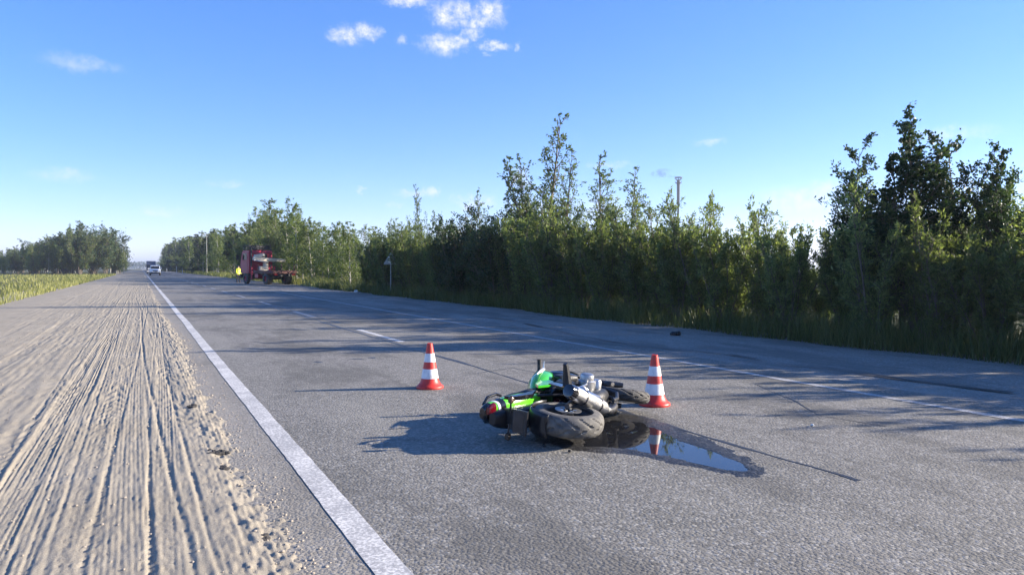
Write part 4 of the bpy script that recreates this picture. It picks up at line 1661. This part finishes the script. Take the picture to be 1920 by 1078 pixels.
# ------------------------------------------------------------------ truck
def truck_wheel(parent, name, x, y, z, r, w, dual=False):
    m = MB()
    m.lathe([(r * .5, -w / 2), (r * .9, -w / 2), (r, -w * .36), (r, w * .36), (r * .9, w / 2), (r * .5, w / 2)], (x, y, z), 'y', 28, closed=True)
    t_ = m.build(name, M['rubber'], parent)
    m = MB()
    m.lathe([(r * .52, -w * .36), (r * .3, -w * .15), (r * .14, -w * .3), (r * .14, w * .3), (r * .3, w * .15), (r * .52, w * .36)], (x, y, z), 'y', 20, closed=True)
    m.build('rim', M['truck_red'], t_)
    return t_


def make_truck():
    tr = empty('flatbed_truck')
    tag(tr, 'red flatbed truck with cream folded crane parked at the side road', 'truck')
    m = MB()
    for s in (-1, 1):
        m.box((7.0, .10, .26), (3.4, s * .42, .86), bevel=.01)
    for x in (.3, 1.6, 3.0, 4.4, 6.4):
        m.box((.12, .76, .18), (x, 0, .86))
    m.build('chassis_frame', M['chassis'], tr)
    # cab
    m = MB()
    prof = [(4.85, 1.0), (6.75, 1.0), (6.85, 1.25), (6.80, 2.1), (6.45, 3.05), (6.30, 3.2), (4.95, 3.22), (4.85, 3.1)]
    m.prism(prof, -1.18, 1.18)
    bmesh.ops.bevel(m.bm, geom=m.bm.edges[:], offset=.06, segments=2, affect='EDGES')
    cab = m.build('cab', M['truck_red'], tr)
    MB().box((.012, 1.3, .42), (4.846, 0, 2.62), bevel=.0).build('rear_window', M['glass'], cab)
    m = MB()
    m.box((.012, 2.1, .78), (6.66, 0, 2.55), (0, R(-20), 0))
    m.build('windscreen', M['glass'], cab)
    for s in (-1, 1):
        d = MB().box((1.15, .02, 1.95), (5.75, s * 1.185, 2.05), bevel=.008).build('door', M['truck_red'], cab)
        MB().box((.85, .012, .62), (5.72, s * 1.199, 2.62)).build('window', M['glass'], d)
        MB().box((.16, .03, .04), (5.3, s * 1.205, 2.1), bevel=.008).build('handle', M['chassis'], d)
        m = MB()
        m.tube([(6.55, s * 1.18, 2.95), (6.75, s * 1.48, 2.9), (6.75, s * 1.48, 2.2), (6.6, s * 1.18, 2.15)], .018, 6)
        m.box((.05, .24, .48), (6.76, s * 1.48, 2.55), bevel=.015)
        m.build('mirror', M['chassis'], tr)
        m = MB()
        m.box((1.5, .34, .05), (5.75, s * 1.02, 1.14))
        m.box((.05, .34, .55), (5.02, s * 1.02, .9))
        m.build('mudguard', M['chassis'], tr)
        m = MB()
        m.box((.5, .3, .05), (6.2, s * 1.06, .62))
        m.build('cab_step', M['chassis'], tr)
        MB().box((.04, .3, .2), (6.87, s * .85, 1.12), bevel=.02).build('headlight', M['clear_lens'], tr)
    MB().box((.25, 2.4, .38), (6.85, 0, .75), bevel=.04).build('bumper', M['chassis'], tr)
    # roof rack
    m = MB()
    for s in (-1, 1):
        for z in (3.32, 3.5, 3.68):
            m.tube([(5.0, s * 1.1, z), (6.2, s * 1.1, z)], .028, 6)
        for x in (5.0, 5.6, 6.2):
            m.tube([(x, s * 1.1, 3.2), (x, s * 1.1, 3.7)], .03, 6)
    for x in (5.0, 6.2):
        for z in (3.32, 3.5, 3.68):
            m.tube([(x, -1.1, z), (x, 1.1, z)], .03, 6)
        for y in (-.7, -.35, 0, .35, .7):
            m.tube([(x, y, 3.2), (x, y, 3.7)], .02, 6)
    m.box((1.2, 2.1, .03), (5.6, 0, 3.3))
    m.box((.05, 2.0, .34), (5.06, 0, 3.48))
    m.build('roof_rack', M['chassis'], tr)
    MB().tube([(4.78, .98, 1.2), (4.78, .98, 3.45)], .08, 10).build('exhaust_stack', M['chassis'], tr)
    # folded crane
    m = MB()
    m.box((.5, .9, .55), (4.35, 0, 1.42), bevel=.04)
    m.lathe([(.26, 1.65), (.24, 2.2), (.20, 2.35)], (4.35, -.25, 0), 'z', 16)
    cr = m.build('crane_base', M['cream'], tr)
    m = MB()
    m.box((.38, 2.1, .34), (4.30, -.05, 2.35), (R(4), 0, 0), .04)
    m.box((.34, 1.0, .30), (4.28, .40, 2.70), (R(-9), 0, 0), .04)
    m.build('crane_boom', M['cream'], cr)
    m = MB()
    m.box((.30, 1.25, .28), (4.28, -1.55, 2.28), (R(3), 0, 0), .03)
    m.build('boom_extension', M['cream'], cr)
    m = MB()
    m.tube([(4.10, -.4, 2.05), (4.10, .7, 2.2)], .07, 10)
    m.tube([(4.10, .3, 2.12), (4.10, 1.0, 2.25)], .04, 8)
    m.build('hydraulic_ram', M['steel'], cr)
    for s in (-1, 1):
        m = MB()
        m.box((.2, .5, .16), (4.35, s * .95, 1.1), bevel=.02)
        m.tube([(4.35, s * 1.15, 1.7), (4.35, s * 1.15, .5)], .07, 10)
        m.lathe([(.16, .45), (.16, .50), (.07, .53)], (4.35, s * 1.15, 0), 'z', 14)
        m.build('outrigger', M['truck_red'], tr)
    # bed: deck planks and low sideboards
    m = MB()
    m.box((4.0, 2.4, .10), (1.95, 0, 1.08), bevel=.01)
    for x in (.2, .9, 1.6, 2.3, 3.0, 3.7):
        m.box((.1, 2.3, .12), (x, 0, .99))
    deck = m.build('deck', M['board'], tr)
    for s in (-1, 1):
        for x0 in (.02, 1.36, 2.70):
            m = MB()
            m.box((1.26, .04, .15), (x0 + .63, s * 1.20, 1.22), bevel=.008)
            for k in (0.1, .63, 1.16):
                m.box((.06, .02, .17), (x0 + k, s * 1.228, 1.22))
            m.build('sideboard', M['board'], tr)
    m = MB()
    m.box((.04, 2.4, .16), (-.03, 0, 1.21), bevel=.008)
    for y in (-.9, 0, .9):
        m.box((.02, .07, .18), (-.058, y, 1.20))
    m.build('tailboard', M['board'], tr)
    for x in (.35, 2.9):
        for s in (-1, 1):
            MB().box((.07, .07, .75), (x, s * 1.15, 1.5)).build('stake', M['board'], tr)
    for s in (-1, 1):
        MB().box((.05, .36, .12), (-.09, s * .88, .92), bevel=.01).build('tail_light', M['red_lens'], tr)
    MB().box((.9, .5, .5), (3.3, -.95, .75), bevel=.06, seg=2).build('fuel_tank', M['chassis'], tr)
    MB().box((.7, .45, .4), (3.3, .95, .78), bevel=.03).build('toolbox', M['truck_red'], tr)
    m = MB()
    for x in (5.75, 1.4):
        m.tube([(x, -.95, .53), (x, .95, .53)], .08, 8)
    m.build('axle', M['chassis'], tr)
    for s in (-1, 1):
        truck_wheel(tr, 'wheel', 5.75, s * 1.0, .53, .53, .32)
        for x in (1.4,):
            truck_wheel(tr, 'wheel', x, s * .93, .53, .53, .56)
    return tr


truck = make_truck()
pt = at(512, 533)
rot = R(90 + 17)
# put the middle of the wheelbase on the pixel
off = Matrix.Rotation(rot, 3, 'Z') @ Vector((2.3, 0, 0))
truck.rotation_euler.z = rot
truck.location = (pt.x - off.x, pt.y - off.y, .0)


# ------------------------------------------------------------------ person in hi-vis
def make_person(x, y, face):
    root = empty('person', (x, y, 0), face)
    tag(root, 'person in a yellow hi-vis jacket and dark trousers standing by the truck', 'person')
    J = {'pelvis': (0, 0, .95), 'waist': (0.01, 0, 1.10), 'chest': (.02, 0, 1.34), 'neck': (.01, 0, 1.50), 'head': (.03, 0, 1.60), 'crown': (.03, 0, 1.72)}
    pts, edges, rad = [], [], []

    def add(p, r_, par=None):
        pts.append(p)
        rad.append(r_)
        if par is not None:
            edges.append((par, len(pts) - 1))
        return len(pts) - 1
    pe = add(J['pelvis'], (.13, .16))
    wa = add(J['waist'], (.11, .145), pe)
    ch = add(J['chest'], (.12, .17), wa)
    ne = add(J['neck'], (.06, .06), ch)
    he = add(J['head'], (.095, .085), ne)
    add(J['crown'], (.075, .07), he)
    for s in (-1, 1):
        a = add((.0, s * .10, .86), (.09, .09), pe)
        k = add((.03 * s + .02, s * .11, .49), (.062, .062), a)
        an = add((.05 * s - .02, s * .12, .09), (.042, .042), k)
        add((.05 * s + .14, s * .14, .04), (.04, .035), an)
        sh = add((0, s * .20, 1.41), (.065, .065), ch)
        el = add((.02, s * .26, 1.14), (.045, .045), sh)
        wr = add((.12, s * .25, .92), (.032, .032), el)
        ha = add((.15, s * .245, .86), (.035, .022), wr)
        for q, dx in enumerate((-.02, 0, .02, .035)):
            add((.155 + dx, s * .24, .78 + .008 * abs(q - 1)), (.010, .010), ha)
        add((.19, s * .225, .84), (.011, .011), ha)
    me = bpy.data.meshes.new('body')
    me.from_pydata(pts, edges, [])
    body = mesh_obj('body', me, M['skin'], root)
    sk = body.modifiers.new('skin', 'SKIN')
    for i, v in enumerate(me.skin_vertices[0].data if me.skin_vertices else []):
        v.radius = rad[i]
    body.modifiers.new('smooth', 'SUBSURF').levels = 1
    return root, body, rad, pts


def skin_apply(root, body, rad):
    bpy.context.view_layer.objects.active = body
    if not body.data.skin_vertices:
        bpy.ops.mesh.customdata_skin_add()
    for i, v in enumerate(body.data.skin_vertices[0].data):
        v.radius = rad[i]
    body.data.skin_vertices[0].data[0].use_root = True


pp = at(447, 530)
person, body, rad, _ = make_person(pp.x, pp.y, R(-60))
skin_apply(person, body, rad)
# clothes as shells around the body
m = MB()


def zloft(mb, secs, seg=16):
    rings = []
    for (z, cx, cy, rx, ry) in secs:
        rings.append([(cx + rx * math.cos(2 * math.pi * k / seg), cy + ry * math.sin(2 * math.pi * k / seg), z) for k in range(seg)])
    mb.rings(rings)


zloft(m, [(.84, 0, 0, .155, .20), (.95, 0, 0, .16, .20), (1.12, .01, 0, .145, .185), (1.34, .02, 0, .155, .215), (1.46, .01, 0, .12, .19), (1.51, .01, 0, .075, .085)])
for s in (-1, 1):
    m.tube([(0, s * .17, 1.43), (0, s * .215, 1.39), (.02, s * .262, 1.14), (.115, s * .252, .94)], [.07, .078, .06, .05], 10)
jk = m.build('jacket', M['hivis'], person)
m = MB()
for z in (1.0, 1.2):
    rings = []
    zloft(m, [(z - .025, .01, 0, .160, .206), (z + .025, .01, 0, .160, .210)])
m.build('reflective_stripe', M['band'], jk)
m = MB()
zloft(m, [(.82, 0, 0, .14, .185), (.98, 0, 0, .145, .18)])
for s in (-1, 1):
    m.tube([(0, s * .095, .90), (.03 * s + .02, s * .11, .49), (.05 * s - .02, s * .12, .08)], [.10, .075, .065], 10)
m.build('trousers', M['trousers'], person)
for s in (-1, 1):
    MB().loft([(.05 * s - .08, .05, .045, s * .12, .045), (.05 * s + .03, .055, .05, s * .125, .05), (.05 * s + .17, .035, .032, s * .14, .045)], 12, 2.6).build('shoe', M['gloss_black'], person)
m = MB()
zloft(m, [(1.62, .0, 0, .095, .098), (1.70, .01, 0, .104, .096), (1.76, .02, 0, .08, .075), (1.785, .02, 0, .03, .03)])
m.build('hair', M['hair'], person)


# ------------------------------------------------------------------ oncoming white car and lorry
def car_wheel(parent, x, y, r, w):
    m = MB()
    m.lathe([(r * .6, -w / 2), (r * .93, -w / 2), (r, -w * .3), (r, w * .3), (r * .93, w / 2), (r * .6, w / 2)], (x, y, r), 'y', 24, closed=True)
    t_ = m.build('wheel', M['rubber'], parent)
    m = MB()
    m.lathe([(r * .62, -w * .4), (r * .2, -w * .25), (r * .2, w * .25), (r * .62, w * .4)], (x, y, r), 'y', 20, closed=True)
    m.build('rim', M['alu'], t_)


def make_car():
    c = empty('white_car')
    tag(c, 'white off-road car driving towards the camera in the far distance', 'car')
    m = MB()
    m.loft([(-2.25, .85, .30, 0, .80), (-2.1, .82, .42, 0, .90), (-1.0, .80, .46, 0, .94), (.9, .80, .44, 0, .94), (1.9, .78, .38, 0, .90), (2.15, .72, .30, 0, .80)], 20, 4)
    body = m.build('body', M['white_paint'], c, angle=40)
    m = MB()
    m.prism([(-2.05, 1.2), (1.0, 1.2), (.35, 1.82), (-.2, 1.90), (-1.75, 1.86)], -.78, .78)
    bmesh.ops.bevel(m.bm, geom=m.bm.edges[:], offset=.07, segments=2, affect='EDGES')
    cab = m.build('cabin', M['white_paint'], c)
    m = MB()
    m.box((.02, 1.40, .70), (.705, 0, 1.51), (0, R(-46), 0))
    m.build('windscreen', M['glass'], cab)
    for s in (-1, 1):
        MB().prism([(-1.7, 1.28), (.72, 1.28), (.28, 1.72), (-1.6, 1.74)], s * .784, s * .796).build('side_window', M['glass'], cab)
        MB().box((.10, .34, .16), (2.06, s * .66, .92), bevel=.03).build('headlight', M['clear_lens'], c)
        MB().box((.12, .22, .15), (.75, s * 1.02, 1.27), bevel=.03).build('mirror', M['white_paint'], c)
        for x in (-1.35, 1.35):
            car_wheel(c, x, s * .80, .37, .24)
    m = MB()
    m.box((.08, .84, .22), (2.12, 0, .84), bevel=.02)
    m.build('grille', M['black_plastic'], c)
    MB().box((.16, 1.66, .26), (2.12, 0, .50), bevel=.05).build('bumper', M['black_plastic'], c)
    m = MB()
    for s in (-1, 1):
        m.tube([(-1.6, s * .66, 1.95), (0, s * .66, 1.95)], .02, 6)
    m.build('roof_rail', M['black_plastic'], c)
    return c


car = make_car()
pc = at(291, 516.5)
car.location = (pc.x, pc.y, 0)
car.rotation_euler.z = R(-90)
car.scale = (1.12, 1.12, 1.12)


def make_lorry():
    c = empty('lorry')
    tag(c, 'dark blue lorry with a grey covered load behind the white car', 'lorry')
    m = MB()
    m.prism([(2.9, .55), (4.7, .55), (4.75, 1.5), (4.6, 2.7), (4.45, 2.85), (2.9, 2.9)], -1.2, 1.2)
    bmesh.ops.bevel(m.bm, geom=m.bm.edges[:], offset=.07, segments=2, affect='EDGES')
    cab = m.build('cab', M['blue_paint'], c)
    MB().box((.02, 2.1, .85), (4.70, 0, 2.15), (0, R(-7), 0)).build('windscreen', M['glass'], cab)
    MB().box((.05, 1.9, .5), (4.78, 0, 1.25), bevel=.015).build('grille', M['white_paint'], cab)
    MB().box((.2, 2.4, .4), (4.75, 0, .62), bevel=.05).build('bumper', M['white_paint'], c)
    for s in (-1, 1):
        MB().box((.06, .3, .2), (4.82, s * .95, .75), bevel=.02).build('headlight', M['clear_lens'], c)
        MB().box((.1, .2, .5), (4.6, s * 1.42, 2.1), bevel=.03).build('mirror', M['chassis'], c)
        for x in (3.8, -2.2, -3.3):
            car_wheel(c, x, s * 1.0, .5, .34)
    m = MB()
    m.box((6.9, 2.5, 2.6), (-.75, 0, 2.35), bevel=.12, seg=2)
    m.build('load_cover', M['tarp'], c)
    m = MB()
    m.box((8.2, .9, .25), (-.2, 0, .85))
    m.build('chassis_frame', M['chassis'], c)
    return c


lorry = make_lorry()
pl_ = at(283.5, 512.3)
lorry.location = (3.0, pl_.y, 0)
lorry.location.x = pl_.x
lorry.rotation_euler.z = R(-90)

# ------------------------------------------------------------------ poles, sign, delineators, stack
y_s, Z_s = row(733, 13.0)
sg = empty('road_sign', (13.0, y_s, -.06), -YAW)
tag(sg, 'grey triangular road sign seen from behind on a thin pole in the verge', 'road sign')
hp = CAMH + (VH - 474) / FPX * Z_s
MB().tube([(0, .0, 0), (0, 0, hp)], .038, 10).build('pole', M['sign_back'], sg)
tri = [(-.40, hp - .62), (.40, hp - .62), (.43, hp - .57), (.04, hp + .05), (-.04, hp + .05), (-.43, hp - .57)]
MB().prism(tri, .045, .055).build('sign_plate', M['sign_back'], sg, smooth=False)
m = MB()
for z in (hp - .48, hp - .2):
    m.box((.30, .03, .04), (0, .03, z))
m.build('sign_bracket', M['steel'], sg)

for u, x, vt, lab in ((388, 13.2, 437, 'tall pale concrete utility pole left of the red truck'), (305, 13.6, 468, 'far thin utility pole near the vanishing point of the road')):
    yy, Z = row(u, x)
    h = CAMH + (VH - vt) / FPX * Z
    po = empty('utility_pole', (x, yy, 0))
    tag(po, lab, 'utility pole', 'utility poles along the road')
    MB().tube([(0, 0, -.1), (0, 0, h)], [.10, .07], 10).build('shaft', M['concrete'], po)
    MB().box((1.6, .10, .12), (0, 0, h - .4), bevel=.01).build('crossarm', M['concrete'], po)
    m = MB()
    for q in (-.7, 0, .7):
        m.lathe([(.03, 0), (.06, .05), (.06, .12), (.02, .16)], (q, 0, h - .33), 'z', 10)
    m.build('insulators', M['clear_lens'], po)


def delineator(u, x, z_top, lab):
    yy, Z = row(u, x)
    o = empty('marker_post', (x, yy, -.03))
    tag(o, lab, 'marker post', 'marker posts at the roadside')
    MB().box((.14, .10, z_top), (0, 0, z_top / 2), bevel=.01).build('post', M['white_paint'], o)
    MB().box((.145, .105, .16), (0, 0, z_top - .2)).build('reflector_strip', M['gloss_black'], o)


delineator(331, 10.2, 2.2, 'tall white roadside post in front of the dark far trees')
delineator(342, 10.3, 1.3, 'short white roadside post right of the tall white post')
delineator(313, 10.2, 1.8, 'white roadside post nearest the far end of the road')

# far smoke stack behind the thicket
Zs = 480.0
ps = FW * Zs + RT * ((1271 - UC) / FPX * Zs)
hs_ = CAMH + (VH - 334) / FPX * Zs
stk = empty('flare_stack', (ps.x, ps.y, 0))
tag(stk, 'distant slender smoke stack above the thicket', 'smoke stack')
KS = Zs / 1100.0
MB().tube([(0, 0, 0), (0, 0, hs_ * .70), (0, 0, hs_ * .72), (0, 0, hs_ - 3 * KS)], [1.9 * KS, 1.3 * KS, 2.1 * KS, 2.4 * KS], 20).build('shaft', M['stack'], stk)
m = MB()
m.lathe([(2.2 * KS, hs_ - 9 * KS), (4.6 * KS, hs_ - 8.4 * KS), (4.6 * KS, hs_ - 7.6 * KS), (2.2 * KS, hs_ - 7.2 * KS)], (0, 0, 0), 'z', 20, closed=True)
for k in range(10):
    a = k * math.pi / 5
    m.tube([(4.5 * KS * math.cos(a), 4.5 * KS * math.sin(a), hs_ - 7.6 * KS), (4.5 * KS * math.cos(a), 4.5 * KS * math.sin(a), hs_ - 5.4 * KS)], .18 * KS, 4)
m.build('platform', M['stack'], stk)
m = MB()
for k in range(8):
    a = k * math.pi / 4
    m.tube([(2.1 * KS * math.cos(a), 2.1 * KS * math.sin(a), hs_ - 4 * KS), (4.8 * KS * math.cos(a), 4.8 * KS * math.sin(a), hs_ - 2 * KS), (5.2 * KS * math.cos(a), 5.2 * KS * math.sin(a), hs_ + .5 * KS)], .35 * KS, 5)
m.lathe([(5.0 * KS, hs_ - .2 * KS), (5.5 * KS, hs_ - .2 * KS), (5.5 * KS, hs_ + .8 * KS), (5.0 * KS, hs_ + .8 * KS)], (0, 0, 0), 'z', 20, closed=True)
m.build('crown_ring', M['stack'], stk)
# smoke drifting left
smat = bpy.data.materials.new('thin_smoke')
smat.use_nodes = True
N, L = smat.node_tree.nodes, smat.node_tree.links
N.clear()
mo_ = N.new('ShaderNodeOutputMaterial')
vol = N.new('ShaderNodeVolumePrincipled')
vol.inputs['Color'].default_value = (.10, .10, .13, 1)
tc = N.new('ShaderNodeTexCoord')
nn = node_noise(N, L, tc.outputs['Object'], .22, 3)
mr = N.new('ShaderNodeMapRange')
L.new(nn.outputs['Fac'], mr.inputs['Value'])
mr.inputs['From Min'].default_value = .44
mr.inputs['From Max'].default_value = .72
mr.inputs['To Min'].default_value = 0
mr.inputs['To Max'].default_value = .14
L.new(mr.outputs[0], vol.inputs['Density'])
L.new(vol.outputs[0], mo_.inputs['Volume'])
m = MB()
m.tube([(2 * KS, 0, 0), (-4 * KS, 0, 2 * KS), (-12 * KS, 0, 4.5 * KS), (-22 * KS, 0, 6 * KS), (-34 * KS, 0, 5 * KS), (-44 * KS, 0, 2 * KS)], [1.5 * KS, 3.5 * KS, 6.0 * KS, 7.5 * KS, 5.5 * KS, 1.0 * KS], 14)
sm = m.build('smoke', smat)
sm.location = (ps.x, ps.y, hs_ + .5)
sm.rotation_euler.z = -YAW
tag(sm, 'faint grey smoke drifting left from the distant stack', kind='stuff')

# air: thin pale haze over the whole place, sky outside it
hz = bpy.data.materials.new('air_haze')
hz.use_nodes = True
N, L = hz.node_tree.nodes, hz.node_tree.links
N.clear()
ho = N.new('ShaderNodeOutputMaterial')
hv = N.new('ShaderNodeVolumePrincipled')
hv.inputs['Color'].default_value = (.86, .92, 1, 1)
hv.inputs['Density'].default_value = .0003
hv.inputs['Anisotropy'].default_value = .3
L.new(hv.outputs[0], ho.inputs['Volume'])
hb = MB().box((12200, 12200, 72), (0, 3000, 34.9)).build('haze', hz)
tag(hb, 'pale thin air', kind='stuff')
